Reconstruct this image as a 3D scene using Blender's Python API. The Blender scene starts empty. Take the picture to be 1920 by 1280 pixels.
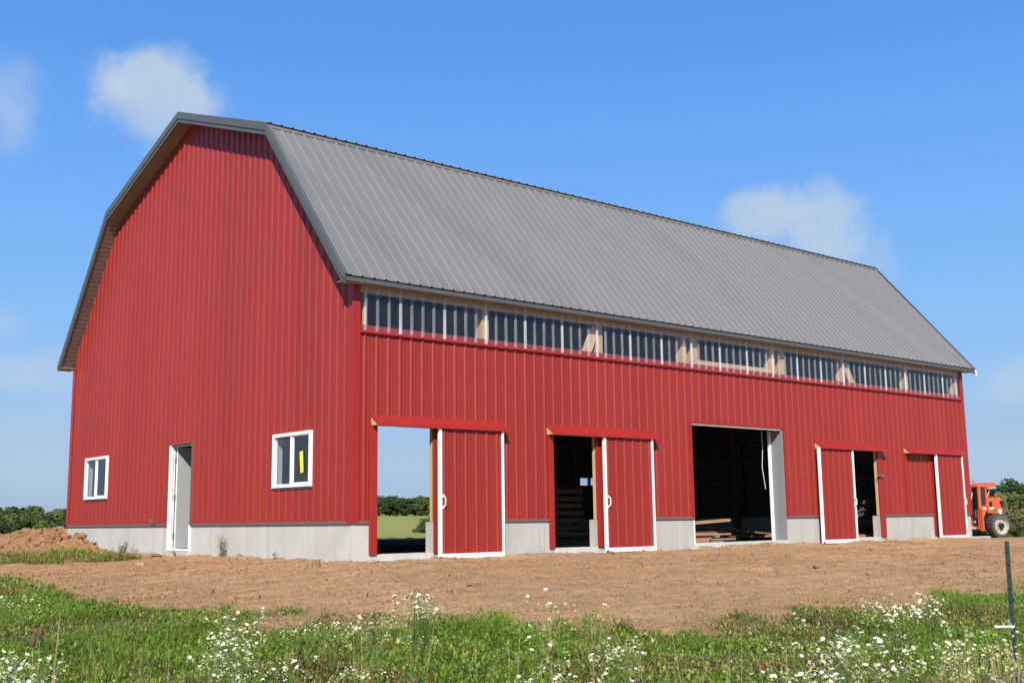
import bpy, bmesh, math, random
import numpy as np
from mathutils import Vector, Matrix
random.seed(7); rng = np.random.default_rng(11)
scene = bpy.context.scene
COL = scene.collection
R = math.radians

# ------------------------------------------------------------------ camera
CX, CY, CZ = -9.7202, -15.3014, 0.009
FPX = 2124.09
RV = Vector((0.76177668, -0.64770571, -0.0131758))
UV = Vector((-0.09097904, -0.12709411, 0.98770942))
FV = Vector((0.64141959, 0.75121529, 0.15574497))
cam = bpy.data.cameras.new('camera'); camo = bpy.data.objects.new('camera', cam); COL.objects.link(camo)
M4 = Matrix.Identity(4)
for i in range(3):
    M4[i][0] = RV[i]; M4[i][1] = UV[i]; M4[i][2] = -FV[i]
M4[0][3], M4[1][3], M4[2][3] = CX, CY, CZ
camo.matrix_world = M4
cam.sensor_width = 36; cam.lens = 36 * FPX / 1920; cam.clip_start = 0.1; cam.clip_end = 6000
scene.camera = camo

W, L = 12.626, 19.306          # barn depth (y) and length (x); z = 0 is the top of the foundation
EAVE_Y, EAVE_Z = -0.2386, 3.8956
KNEE_Y, KNEE_Z = 2.5193, 7.1592
RIDGE_Z = 8.463
X0R, X1R = -0.31, L + 0.325     # roof ends
RIB = 0.2286

def ray(px, py):
    v = FV * FPX + RV * (px - 960) - UV * (py - 640)
    return v.normalized()
def at_depth(px, py, d):
    v = FV * FPX + RV * (px - 960) - UV * (py - 640)
    return Vector((CX, CY, CZ)) + v * (d / FPX)

def smooth(e0, e1, x):
    t = np.clip((x - e0) / (e1 - e0), 0, 1); return t * t * (3 - 2 * t)

# value noise on numpy arrays
_T = rng.random((256, 256))
def vnoise(x, y):
    xi = np.floor(x).astype(int); yi = np.floor(y).astype(int)
    xf = x - xi; yf = y - yi
    xf = xf * xf * (3 - 2 * xf); yf = yf * yf * (3 - 2 * yf)
    a = _T[xi & 255, yi & 255]; b = _T[(xi + 1) & 255, yi & 255]
    c = _T[xi & 255, (yi + 1) & 255]; d = _T[(xi + 1) & 255, (yi + 1) & 255]
    return (a * (1 - xf) + b * xf) * (1 - yf) + (c * (1 - xf) + d * xf) * yf
def fbm(x, y, o=4, g=0.5):
    s = 0; a = 1; n = 0
    for k in range(o):
        s = s + a * vnoise(x * 2**k + 17.3 * k, y * 2**k + 9.1 * k); n += a; a *= g
    return s / n

def ground_z(x, y, fine=False):
    x = np.asarray(x, float); y = np.asarray(y, float)
    a = np.maximum(-y, 0); b = np.maximum(-x, 0); c = np.maximum(x - L, 0); e = np.maximum(y - W, 0)
    az = np.degrees(np.arctan2(y - CY, x - CX))
    d = np.hypot(a, b); d = np.where(d > 22, 22 + (d - 22) * 0.3, d); d = np.minimum(d, 60)
    z = -0.6 - 0.0525 * d - 0.028 * np.minimum(c, 40)
    lf = smooth(60, 69, az)
    z = z + e * (0.0102 * (1 - lf) - 0.0075 * lf) * np.where(az > -60, 1, 0.3)
    # gentle unevenness
    r = np.hypot(x - CX, y - CY)
    amp = np.clip((r - 3) / 6, 0.3, 1) * np.where(r > 60, 3.0, 1.0)
    z = z + (fbm(x * 0.5 + 50, y * 0.5 + 50, 3) - 0.5) * 0.10 * amp
    return z
def gz(x, y): return float(ground_z(np.array([x]), np.array([y]))[0])
def at_ground(px, py):
    v = ray(px, py); t = 10.0
    lo, hi = 2.0, 2.0
    P = None
    t = 2.0
    while t < 900:
        P = Vector((CX, CY, CZ)) + v * t
        if P.z < gz(P.x, P.y): break
        t *= 1.01
    return P

# ------------------------------------------------------------------ tagging
def tag(o, label=None, cat=None, group=None, kind=None):
    if label: o['label'] = label
    if cat: o['category'] = cat
    if group: o['group'] = group
    if kind: o['kind'] = kind
    return o
def empty(name, loc=(0, 0, 0), rz=0.0, parent=None):
    o = bpy.data.objects.new(name, None); COL.objects.link(o); o.location = loc; o.rotation_euler = (0, 0, rz)
    o.empty_display_size = 0.1
    if parent: o.parent = parent
    return o

# ------------------------------------------------------------------ materials
def mat(name, col, rough=0.6, metal=0.0, spec=0.5, var=None, vscale=3.0, bump=0.0, bscale=20.0, coords='Object', detail=6.0, translucent=0.0, stretch=None):
    if not name.startswith(('leaf', 'white', 'fol', 'pale', 'yellow', 'orange')): col = tuple(c * .84 for c in col); var = var and tuple(c * .84 for c in var)
    m = bpy.data.materials.new(name); m.use_nodes = True
    nt = m.node_tree; N = nt.nodes; Lk = nt.links
    p = N['Principled BSDF']
    p.inputs['Base Color'].default_value = (*col, 1); p.inputs['Roughness'].default_value = rough
    p.inputs['Metallic'].default_value = metal; p.inputs['Specular IOR Level'].default_value = spec
    tc = N.new('ShaderNodeTexCoord'); src = tc.outputs[coords]
    if stretch:
        mp = N.new('ShaderNodeMapping'); mp.inputs['Scale'].default_value = stretch
        Lk.new(src, mp.inputs['Vector']); src = mp.outputs['Vector']
    if var:
        n = N.new('ShaderNodeTexNoise'); n.inputs['Scale'].default_value = vscale; n.inputs['Detail'].default_value = detail
        n.inputs['Roughness'].default_value = 0.6
        Lk.new(src, n.inputs['Vector'])
        rp = N.new('ShaderNodeValToRGB'); rp.color_ramp.elements[0].position = 0.3; rp.color_ramp.elements[1].position = 0.7
        rp.color_ramp.elements[0].color = (*var, 1); rp.color_ramp.elements[1].color = (*col, 1)
        Lk.new(n.outputs['Fac'], rp.inputs['Fac']); Lk.new(rp.outputs['Color'], p.inputs['Base Color'])
    if bump:
        n2 = N.new('ShaderNodeTexNoise'); n2.inputs['Scale'].default_value = bscale; n2.inputs['Detail'].default_value = 5
        Lk.new(src, n2.inputs['Vector'])
        b = N.new('ShaderNodeBump'); b.inputs['Strength'].default_value = bump; b.inputs['Distance'].default_value = 0.02
        Lk.new(n2.outputs['Fac'], b.inputs['Height']); Lk.new(b.outputs['Normal'], p.inputs['Normal'])
    if translucent:
        out = N['Material Output']; t = N.new('ShaderNodeBsdfTranslucent'); mx = N.new('ShaderNodeMixShader')
        mx.inputs[0].default_value = translucent
        t.inputs['Color'].default_value = (col[0] * 1.3, col[1] * 1.4, col[2] * 0.8, 1)
        Lk.new(p.outputs[0], mx.inputs[1]); Lk.new(t.outputs[0], mx.inputs[2]); Lk.new(mx.outputs[0], out.inputs['Surface'])
    return m

# painted steel: slight waviness (oil-canning) and streaks of dust
def steel(name, col, var, rough=0.38, streak=(1, 1, 0.12), panels=False):
    m = mat(name, col, rough, 0, 0.30, var=var, vscale=1.6, stretch=streak, detail=8)
    nt = m.node_tree; N = nt.nodes; Lk = nt.links; p = N['Principled BSDF']
    tc = N.new('ShaderNodeTexCoord')
    n = N.new('ShaderNodeTexNoise'); n.inputs['Scale'].default_value = 1.4; n.inputs['Detail'].default_value = 2
    Lk.new(tc.outputs['Object'], n.inputs['Vector'])
    b = N.new('ShaderNodeBump'); b.inputs['Strength'].default_value = 0.25; b.inputs['Distance'].default_value = 0.03
    Lk.new(n.outputs['Fac'], b.inputs['Height']); Lk.new(b.outputs['Normal'], p.inputs['Normal'])
    # every 0.914 m sheet has a very slightly different tone
    sx = N.new('ShaderNodeSeparateXYZ'); Lk.new(tc.outputs['Object'], sx.inputs[0])
    ad = N.new('ShaderNodeMath'); ad.operation = 'ADD'; Lk.new(sx.outputs[0], ad.inputs[0]); Lk.new(sx.outputs[1], ad.inputs[1])
    dv = N.new('ShaderNodeMath'); dv.operation = 'DIVIDE'; dv.inputs[1].default_value = 0.9144; Lk.new(ad.outputs[0], dv.inputs[0])
    fl = N.new('ShaderNodeMath'); fl.operation = 'FLOOR'; Lk.new(dv.outputs[0], fl.inputs[0])
    wn = N.new('ShaderNodeTexWhiteNoise'); wn.noise_dimensions = '1D'; Lk.new(fl.outputs[0], wn.inputs['W'])
    m2 = N.new('ShaderNodeMapRange'); m2.inputs[3].default_value = 0.955; m2.inputs[4].default_value = 1.03; Lk.new(wn.outputs['Value'], m2.inputs[0])
    hs = N.new('ShaderNodeHueSaturation')
    src = p.inputs['Base Color'].links[0].from_socket; Lk.new(src, hs.inputs['Color'])
    if panels: Lk.new(m2.outputs[0], hs.inputs['Value'])
    Lk.new(hs.outputs[0], p.inputs['Base Color'])
    n3 = N.new('ShaderNodeTexNoise'); n3.inputs['Scale'].default_value = 6; n3.inputs['Detail'].default_value = 6
    Lk.new(tc.outputs['Object'], n3.inputs['Vector'])
    mr = N.new('ShaderNodeMapRange'); mr.inputs[1].default_value = 0.3; mr.inputs[2].default_value = 0.7
    mr.inputs[3].default_value = rough - 0.08; mr.inputs[4].default_value = rough + 0.14
    Lk.new(n3.outputs['Fac'], mr.inputs[0]); Lk.new(mr.outputs[0], p.inputs['Roughness'])
    return m
M = {}
M['red'] = steel('red_steel', (0.315, 0.030, 0.022), (0.285, 0.026, 0.019), panels=True)
M['redtrim'] = steel('red_trim', (0.355, 0.025, 0.019), (0.325, 0.022, 0.017), 0.36)
M['roof'] = steel('grey_roof_steel', (0.188, 0.184, 0.178), (0.173, 0.170, 0.166), 0.42, panels=True)
M['greytrim'] = steel('grey_trim', (0.105, 0.112, 0.11), (0.092, 0.10, 0.098), 0.45)
M['soffit'] = mat('brown_soffit', (0.32, 0.25, 0.23), 0.6, var=(0.28, 0.22, 0.20))
M['base'] = mat('base_flashing', (0.13, 0.11, 0.11), 0.5)
M['white'] = mat('white_paint', (0.80, 0.80, 0.78), 0.4, var=(0.74, 0.74, 0.72), vscale=4)
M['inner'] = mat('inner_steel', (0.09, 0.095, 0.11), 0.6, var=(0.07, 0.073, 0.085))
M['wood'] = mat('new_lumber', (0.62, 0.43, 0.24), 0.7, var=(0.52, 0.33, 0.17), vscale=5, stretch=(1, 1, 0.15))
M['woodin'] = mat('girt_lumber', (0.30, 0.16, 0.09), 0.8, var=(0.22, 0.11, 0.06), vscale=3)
M['board'] = mat('board_lumber', (0.50, 0.28, 0.15), 0.75, var=(0.34, 0.18, 0.09), vscale=4, stretch=(0.2, 2, 2))
M['boardgrey'] = mat('board_weathered', (0.36, 0.29, 0.22), 0.8, var=(0.24, 0.18, 0.13), vscale=4, stretch=(0.2, 2, 2))
M['header'] = mat('header_board', (0.54, 0.42, 0.33), 0.8, var=(0.45, 0.34, 0.26), vscale=3)
M['hinge'] = mat('steel_hinge', (0.35, 0.35, 0.36), 0.35, metal=0.7)
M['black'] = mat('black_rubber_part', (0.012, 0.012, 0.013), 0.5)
M['greydoor'] = mat('grey_panel', (0.24, 0.25, 0.26), 0.5, var=(0.225, 0.235, 0.245))
M['doorpanel'] = mat('door_leaf_grey', (0.33, 0.34, 0.35), 0.45)
M['floor'] = mat('dusty_floor', (0.13, 0.12, 0.11), 1.0, spec=0.0, var=(0.10, 0.09, 0.08), vscale=1.5)
M['reveal'] = mat('window_reveal', (0.34, 0.34, 0.33), 0.7)
M['yellow'] = mat('yellow_sticker', (0.80, 0.72, 0.02), 0.5)

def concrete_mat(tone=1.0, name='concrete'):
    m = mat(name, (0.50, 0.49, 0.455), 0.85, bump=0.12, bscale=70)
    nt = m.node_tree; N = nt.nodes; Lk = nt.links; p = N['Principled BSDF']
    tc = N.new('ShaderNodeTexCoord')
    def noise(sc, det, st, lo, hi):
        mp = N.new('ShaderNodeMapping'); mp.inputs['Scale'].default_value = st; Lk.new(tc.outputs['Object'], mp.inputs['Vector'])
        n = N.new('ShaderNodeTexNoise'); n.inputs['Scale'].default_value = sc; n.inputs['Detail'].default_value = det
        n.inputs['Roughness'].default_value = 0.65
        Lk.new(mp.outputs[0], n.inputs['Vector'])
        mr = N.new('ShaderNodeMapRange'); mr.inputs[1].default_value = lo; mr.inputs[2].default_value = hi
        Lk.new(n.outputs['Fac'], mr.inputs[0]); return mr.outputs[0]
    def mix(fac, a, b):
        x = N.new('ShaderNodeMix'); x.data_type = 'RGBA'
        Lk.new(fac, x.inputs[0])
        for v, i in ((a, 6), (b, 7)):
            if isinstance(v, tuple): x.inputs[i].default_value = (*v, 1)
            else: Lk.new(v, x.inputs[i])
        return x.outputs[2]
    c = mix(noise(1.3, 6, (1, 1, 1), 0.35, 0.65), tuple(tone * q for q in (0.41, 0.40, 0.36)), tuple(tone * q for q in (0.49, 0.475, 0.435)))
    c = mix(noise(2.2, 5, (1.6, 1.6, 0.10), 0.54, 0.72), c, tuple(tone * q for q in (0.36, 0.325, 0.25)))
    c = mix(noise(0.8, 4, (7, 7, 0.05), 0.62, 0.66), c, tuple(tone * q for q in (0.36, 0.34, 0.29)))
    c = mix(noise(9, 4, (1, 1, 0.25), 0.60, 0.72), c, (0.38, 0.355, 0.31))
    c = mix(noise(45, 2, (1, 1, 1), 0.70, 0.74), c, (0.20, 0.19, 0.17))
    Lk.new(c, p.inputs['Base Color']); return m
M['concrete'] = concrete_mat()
M['concrete_dim'] = concrete_mat(0.86, 'dim_sun_concrete')  # darker copy: weaker sun on the front put into the colour

def clear_mat(name, white, gloss):
    m = bpy.data.materials.new(name); m.use_nodes = True; nt = m.node_tree; N = nt.nodes; Lk = nt.links
    N.remove(N['Principled BSDF']); out = N['Material Output']
    tr = N.new('ShaderNodeBsdfTransparent'); tr.inputs[0].default_value = (0.93, 0.95, 1, 1)
    gl = N.new('ShaderNodeBsdfGlossy'); gl.inputs['Roughness'].default_value = 0.12; gl.inputs[0].default_value = (0.9, 0.95, 1, 1)
    df = N.new('ShaderNodeBsdfDiffuse'); df.inputs[0].default_value = (0.75, 0.82, 0.90, 1)
    lw = N.new('ShaderNodeFresnel'); ge = N.new('ShaderNodeNewGeometry'); io = N.new('ShaderNodeMapRange')
    io.inputs[3].default_value = gloss; io.inputs[4].default_value = 1 / gloss     # a thin sheet reflects alike from both sides
    Lk.new(ge.outputs['Backfacing'], io.inputs[0]); Lk.new(io.outputs[0], lw.inputs['IOR'])
    n = N.new('ShaderNodeTexNoise'); n.inputs['Scale'].default_value = 3; n.inputs['Detail'].default_value = 5
    tc = N.new('ShaderNodeTexCoord'); mp = N.new('ShaderNodeMapping'); mp.inputs['Scale'].default_value = (3, 1, 0.6)
    Lk.new(tc.outputs['Object'], mp.inputs[0]); Lk.new(mp.outputs[0], n.inputs['Vector'])
    mr = N.new('ShaderNodeMapRange'); mr.inputs[1].default_value = 0.35; mr.inputs[2].default_value = 0.7
    mr.inputs[3].default_value = white * 0.8; mr.inputs[4].default_value = white * 1.3
    Lk.new(n.outputs['Fac'], mr.inputs[0])
    a = N.new('ShaderNodeMixShader'); Lk.new(mr.outputs[0], a.inputs[0]); Lk.new(tr.outputs[0], a.inputs[1]); Lk.new(df.outputs[0], a.inputs[2])
    b = N.new('ShaderNodeMixShader'); Lk.new(lw.outputs[0], b.inputs[0]); Lk.new(a.outputs[0], b.inputs[1]); Lk.new(gl.outputs[0], b.inputs[2])
    Lk.new(b.outputs[0], out.inputs['Surface']); return m
M['clear'] = clear_mat('clear_polycarbonate', 0.010, 1.5)
M['clearrib'] = clear_mat('clear_rib', 0.15, 1.5)  # ribs whitened: sky reflected in their bevels put into the colour
M['clearlap'] = clear_mat('clear_lap_rib', 0.34, 1.5)
M['glass'] = clear_mat('window_glass', 0.03, 1.45)

# ------------------------------------------------------------------ mesh builder
class MB:
    def __init__(s): s.v = []; s.f = []; s.m = []
    def quad(s, pts, mi=0):
        n = len(s.v); s.v += [tuple(p) for p in pts]; s.f.append(tuple(range(n, n + len(pts)))); s.m.append(mi)
    def box(s, x0, x1, y0, y1, z0, z1, mi=0):
        n = len(s.v)
        s.v += [(x0, y0, z0), (x1, y0, z0), (x1, y1, z0), (x0, y1, z0), (x0, y0, z1), (x1, y0, z1), (x1, y1, z1), (x0, y1, z1)]
        for f in ((0, 3, 2, 1), (4, 5, 6, 7), (0, 1, 5, 4), (1, 2, 6, 5), (2, 3, 7, 6), (3, 0, 4, 7)):
            s.f.append(tuple(n + i for i in f)); s.m.append(mi)
        return s
    def bar(s, a, b, w, h, up=(0, 0, 1), mi=0):
        a = Vector(a); b = Vector(b); d = (b - a).normalized(); u = Vector(up)
        sd = d.cross(u); sd = sd.normalized() if sd.length > 1e-4 else Vector((1, 0, 0)); u = sd.cross(d)
        n = len(s.v)
        for P in (a, b):
            for i, j in ((-1, -1), (1, -1), (1, 1), (-1, 1)):
                s.v.append(tuple(P + sd * (w / 2 * i) + u * (h / 2 * j)))
        for f in ((0, 1, 2, 3), (7, 6, 5, 4), (0, 4, 5, 1), (1, 5, 6, 2), (2, 6, 7, 3), (3, 7, 4, 0)):
            s.f.append(tuple(n + i for i in f)); s.m.append(mi)
        return s
    def tube(s, pts, rad, n=6, mi=0, cap=True):
        base = len(s.v); rads = rad if isinstance(rad, (list, tuple)) else [rad] * len(pts)
        for k, P in enumerate(pts):
            P = Vector(P); q = Vector(pts[min(k + 1, len(pts) - 1)]) - Vector(pts[max(k - 1, 0)]); q.normalize()
            r = Vector((0, 0, 1)) if abs(q.z) < 0.9 else Vector((1, 0, 0))
            a = q.cross(r).normalized(); b = q.cross(a)
            for i in range(n):
                t = 2 * math.pi * i / n; s.v.append(tuple(P + (a * math.cos(t) + b * math.sin(t)) * rads[k]))
        for k in range(len(pts) - 1):
            for i in range(n):
                j = (i + 1) % n
                s.f.append((base + k * n + i, base + k * n + j, base + (k + 1) * n + j, base + (k + 1) * n + i)); s.m.append(mi)
        if cap:
            s.f.append(tuple(base + i for i in range(n))[::-1]); s.m.append(mi)
            s.f.append(tuple(base + (len(pts) - 1) * n + i for i in range(n))); s.m.append(mi)
        return s
    def prism(s, poly, x0, x1, axis='x', mi=0):
        # poly: list of 2D points extruded along the axis
        n = len(s.v); k = len(poly)
        for t in (x0, x1):
            for a, b in poly:
                s.v.append({'x': (t, a, b), 'y': (a, t, b), 'z': (a, b, t)}[axis])
        for i in range(k):
            j = (i + 1) % k; s.f.append((n + i, n + j, n + k + j, n + k + i)); s.m.append(mi)
        s.f.append(tuple(range(n, n + k))[::-1]); s.m.append(mi); s.f.append(tuple(range(n + k, n + 2 * k))); s.m.append(mi)
        return s
    def mesh(s, name, mats, smooth_=False):
        me = bpy.data.meshes.new(name); me.from_pydata(s.v, [], s.f)
        for m_ in (mats if isinstance(mats, (list, tuple)) else [mats]): me.materials.append(m_)
        me.polygons.foreach_set('material_index', s.m)
        if smooth_: me.polygons.foreach_set('use_smooth', [True] * len(s.f))
        me.update(); return me
    def build(s, name, mats, parent=None, smooth_=False, bevel=0.0):
        o = bpy.data.objects.new(name, s.mesh(name, mats, smooth_)); COL.objects.link(o)
        if parent: o.parent = parent
        if bevel:
            b = o.modifiers.new('bevel', 'BEVEL'); b.width = bevel; b.segments = 2; b.limit_method = 'ANGLE'
        return o

def np_mesh(name, verts, faces, mats, mi=None, smooth_=False):
    """faces: (n,k) array with one k"""
    me = bpy.data.meshes.new(name); nv = len(verts); nf, k = faces.shape
    me.vertices.add(nv); me.vertices.foreach_set('co', np.asarray(verts, np.float32).ravel())
    me.loops.add(nf * k); me.loops.foreach_set('vertex_index', faces.astype(np.int32).ravel())
    me.polygons.add(nf); me.polygons.foreach_set('loop_start', np.arange(0, nf * k, k, dtype=np.int32))
    me.polygons.foreach_set('loop_total', np.full(nf, k, np.int32))
    for m_ in mats: me.materials.append(m_)
    if mi is not None: me.polygons.foreach_set('material_index', mi.astype(np.int32))
    if smooth_: me.polygons.foreach_set('use_smooth', np.ones(nf, bool))
    me.update(calc_edges=True); return me

# ------------------------------------------------------------------ ribbed sheets
def rib_profile(u0, u1, phase, minor=True, lap=None):
    """list of (u, height) across a ribbed steel sheet"""
    pts = [(u0, 0.0)]
    k0 = math.floor((u0 - phase) / RIB) - 1; k1 = math.ceil((u1 - phase) / RIB) + 1
    for k in range(k0, k1 + 1):
        c = phase + k * RIB
        for du, h in ((-0.035, 0), (-0.010, 0.022), (0.010, 0.022), (0.035, 0)):
            if u0 < c + du < u1: pts.append((c + du, h))
        if minor:
            for q in (1 / 3, 2 / 3):
                for du, h in ((-0.012, 0), (-0.005, 0.0035), (0.005, 0.0035), (0.012, 0)):
                    if u0 < c + q * RIB + du < u1: pts.append((c + q * RIB + du, h))
    pts.append((u1, 0.0)); pts.sort(); return pts
def interp_h(pts, u):
    for (a, ha), (b, hb) in zip(pts, pts[1:]):
        if a <= u <= b: return ha + (hb - ha) * (u - a) / max(b - a, 1e-9)
    return 0
def siding(name, u0, u1, zb, ztop, openings, mapf, parent, material, phase=0.0, off=0.0, extra=(), minor=True, matfn=None, shell=None):
    pts = rib_profile(u0, u1, phase, minor)
    cuts = [e for o in openings for e in o[:2]] + list(extra)
    us = {round(u, 5): h for u, h in pts}
    for c in cuts:
        if u0 < c < u1: us[round(c, 5)] = interp_h(pts, c)
    us = sorted(us.items()); mb = MB()
    for (a, ha), (b, hb) in zip(us, us[1:]):
        mid = (a + b) / 2; ho = sorted((o[2], o[3]) for o in openings if o[0] < mid < o[1])
        mi = matfn(mid, max(ha, hb)) if matfn else 0
        za = zb
        spans = []
        for lo, hi in ho:
            if lo > za: spans.append((za, lo))
            za = max(za, hi)
        spans.append((za, None))
        for lo, hi in spans:
            ta = ztop(a) if hi is None else hi; tb = ztop(b) if hi is None else hi
            if ta <= lo and tb <= lo: continue
            mb.quad([mapf(a, ha + off, lo), mapf(b, hb + off, lo), mapf(b, hb + off, max(tb, lo)), mapf(a, ha + off, max(ta, lo))], mi)
    return mb.build(name, material, parent)

F = lambda u, n, z: (u, -n, z)              # front (long) wall, outward -y
BK = lambda u, n, z: (u, W + n, z)          # back wall
G = lambda u, n, z: (-n, u, z)              # near gable, outward -x
FG = lambda u, n, z: (L + n, u, z)          # far gable
def roof_under(y):
    y = min(y, W - y)
    if y < KNEE_Y: return EAVE_Z + (KNEE_Z - EAVE_Z) * (y - EAVE_Y) / (KNEE_Y - EAVE_Y) - 0.13
    return KNEE_Z + (RIDGE_Z - KNEE_Z) * (y - KNEE_Y) / (W / 2 - KNEE_Y) - 0.10

# ================================================================== BARN
barn = empty('barn', (0, 0, 0))
tag(barn, 'large red steel barn with grey gambrel roof and open sliding doors', 'barn')

CB = -1.0   # bottom of concrete below ground
def conc(x0, x1, y0, y1, z1=0.0, name='foundation_wall', z0=CB):
    return MB().box(x0, x1, y0, y1, z0, z1).build(name, M['concrete'], barn)
T_ = 0.2; IN = 0.006
front_open = [(0.46, 1.57, -0.5, 1.62), (4.29, 5.37, -0.5, 1.62), (8.13, 11.22, -0.5, 1.93), (12.6, 14.93, -0.5, 1.62)]
xs = [(IN, 0.46), (1.57, 4.29), (5.37, 8.13), (11.22, 12.75), (14.93, L - IN)]
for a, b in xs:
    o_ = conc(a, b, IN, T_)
    if a > 1: o_.data.materials[0] = M['concrete_dim']
conc(IN, T_, T_, 5.80); conc(IN, T_, 6.81, W - IN)                       # near gable
conc(T_, 8.4, W - T_, W - IN); conc(12.3, L - IN, W - T_, W - IN)         # back
conc(L - T_, L - IN, T_, W - T_)
# sills across the openings, standing a little proud, and the footing ledge under them
for a, b in ((0.46, 1.57), (4.29, 5.37), (8.13, 11.22), (12.75, 14.93)):
    MB().box(a, b, -0.03, 0.32, CB, -0.5).build('door_sill', M['concrete'], barn, bevel=0.01)
    MB().box(a - 0.2, b + 1.5 if a < 8 else b + 0.05, -0.12, -0.034, CB, -0.585).build('footing_ledge', M['concrete'], barn, bevel=0.008)
MB().box(17.2, 20.0, -0.14, IN, CB, -0.575).build('footing_ledge', M['concrete'], barn, bevel=0.008)
MB().box(IN - 0.03, T_ + 0.1, 5.80, 6.81, CB, -0.5).build('door_sill', M['concrete'], barn, bevel=0.008)
MB().box(8.4, 12.3, W - T_, W, CB, -0.5).build('door_sill', M['concrete'], barn)
MB().box(T_, L - T_, T_ + 0.125, W - T_, -0.9, -0.62).build('barn_floor', M['floor'], barn)
# form-tie seam lines are in the concrete; base flashing
def flash(a, b, mapf, parent=barn):
    mb = MB()
    mb.quad([mapf(a, 0.001, 0.028), mapf(b, 0.001, 0.028), mapf(b, 0.026, 0.012), mapf(a, 0.026, 0.012)])
    mb.quad([mapf(a, 0.026, 0.012), mapf(b, 0.026, 0.012), mapf(b, 0.026, -0.014), mapf(a, 0.026, -0.014)])
    mb.quad([mapf(a, 0.026, -0.014), mapf(b, 0.026, -0.014), mapf(b, 0.0, -0.016), mapf(a, 0.0, -0.016)])
    return mb.build('base_flashing', M['base'], parent)
for a, b in ((0.0, 0.33), (3.0, 4.17), (5.5, 8.13), (11.23, 12.45), (15.07, 17.5), (18.8, L)): flash(a, b, F)
flash(0.0, 5.79, G); flash(6.83, W, G); flash(0, W, FG); flash(0, 8.3, BK); flash(12.4, L, BK)

# ---- walls
PH = -0.0103
f_open = [(0.37, 1.57, -9, 1.64), (4.21, 5.37, -9, 1.64), (8.13, 11.22, -9, 1.93), (12.75, 14.93, -9, 1.64), (16.16, 16.17, -9, -8)]
siding('front_siding', 0.12, L - 0.10, 0.02, lambda u: 3.165, f_open, F, barn, M['red'], PH)
g_open = [(5.80, 6.82, -9, 1.60), (1.20, 2.54, 0.60, 1.55), (10.14, 11.53, 0.60, 1.57)]
siding('gable_siding', 0.12, W - 0.10, 0.02, roof_under, g_open, G, barn, M['red'], 0.03, extra=(KNEE_Y, W / 2, W - KNEE_Y))
b_open = [(8.4, 12.3, -9, 3.2), (17.04, 17.42, 1.12, 1.39), (17.53, 17.91, 1.12, 1.39)]
siding('back_siding', 0.0, L, 0.02, lambda u: 3.8, b_open, BK, barn, M['red'], PH, minor=False)
siding('far_gable_siding', 0.0, W, 0.02, roof_under, [], FG, barn, M['red'], 0.03, extra=(KNEE_Y, W / 2, W - KNEE_Y), minor=False)
# inner skins
def flat_wall(name, u0, u1, zb, ztop, openings, mapf, extra=()):
    us = sorted(set([u0, u1] + [e for o in openings for e in o[:2] if u0 < e < u1] + list(extra)))
    mb = MB()
    for a, b in zip(us, us[1:]):
        mid = (a + b) / 2; ho = sorted((o[2], o[3]) for o in openings if o[0] < mid < o[1]); za = zb
        for lo, hi in ho:
            if lo > za: mb.quad([mapf(a, -0.004, za), mapf(b, -0.004, za), mapf(b, -0.004, lo), mapf(a, -0.004, lo)])
            za = max(za, hi)
        mb.quad([mapf(a, -0.004, za), mapf(b, -0.004, za), mapf(b, -0.004, ztop(b)), mapf(a, -0.004, ztop(a))])
    return mb.build(name, M['inner'], barn)
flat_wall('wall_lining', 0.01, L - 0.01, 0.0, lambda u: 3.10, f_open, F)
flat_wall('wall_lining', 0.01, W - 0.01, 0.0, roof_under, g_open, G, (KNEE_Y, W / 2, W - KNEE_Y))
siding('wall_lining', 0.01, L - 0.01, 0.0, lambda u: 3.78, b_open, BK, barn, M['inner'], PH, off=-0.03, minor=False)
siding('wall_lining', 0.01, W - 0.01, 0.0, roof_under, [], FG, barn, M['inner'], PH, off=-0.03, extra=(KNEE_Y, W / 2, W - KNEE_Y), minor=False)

# ---- clear strip under the eave: one panel every 0.9144 m, laps at every fourth rib
ck = 0; edges = [0.115] + [PH + 0.9144 * k for k in range(1, 21)] + [L - 0.155]
for a, b in zip(edges, edges[1:]):
    siding('clear_panel', a, b, 3.075, lambda u: 3.80, [], F, barn, [M['clear'], M['clearrib'], M['clearlap']], PH, off=0.024,
           matfn=lambda u, h: (0 if h < 0.01 else (2 if abs(((u - PH) / 0.9144 + 0.5) % 1 - 0.5) < 0.06 else 1)))
mb = MB(); mb.prism([(-0.022, 3.078), (-0.052, 3.066), (-0.052, 3.030), (-0.022, 3.022)], 0.10, L - 0.13); mb.build('sill_trim', M['redtrim'], barn)
MB().box(0.12, L - 0.12, 0.004, 0.03, 3.695, 3.86).build('eave_header', M['header'], barn)

# ---- corner trims
def corner(sx, sy, x, y):
    mb = MB(); w = 0.115; o1 = 0.028
    # L section with a raised nose
    P = [(x + sx * o1, y - sy * w), (x + sx * o1, y + sy * o1), (x - sx * w, y + sy * o1), (x - sx * w, y), (x - sx * w, y - sy * 0.002), (x, y - sy * 0.002), (x - sx * 0.0, y - sy * w)]
    P = [(x + sx * o1, y - sy * w), (x + sx * o1, y + sy * o1), (x - sx * w, y + sy * o1), (x - sx * w, y + sy * 0.001), (x + sx * 0.001, y + sy * 0.001), (x + sx * 0.001, y - sy * w)]
    mb.prism(P, 0.0, 3.86 if y > 1 or x > 1 or True else 0, 'z'); return mb.build('corner_trim', M['redtrim'], barn, bevel=0.004)
corner(-1, -1, 0, 0); corner(1, -1, L, 0); corner(-1, 1, 0, W); corner(1, 1, L, W)

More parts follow.
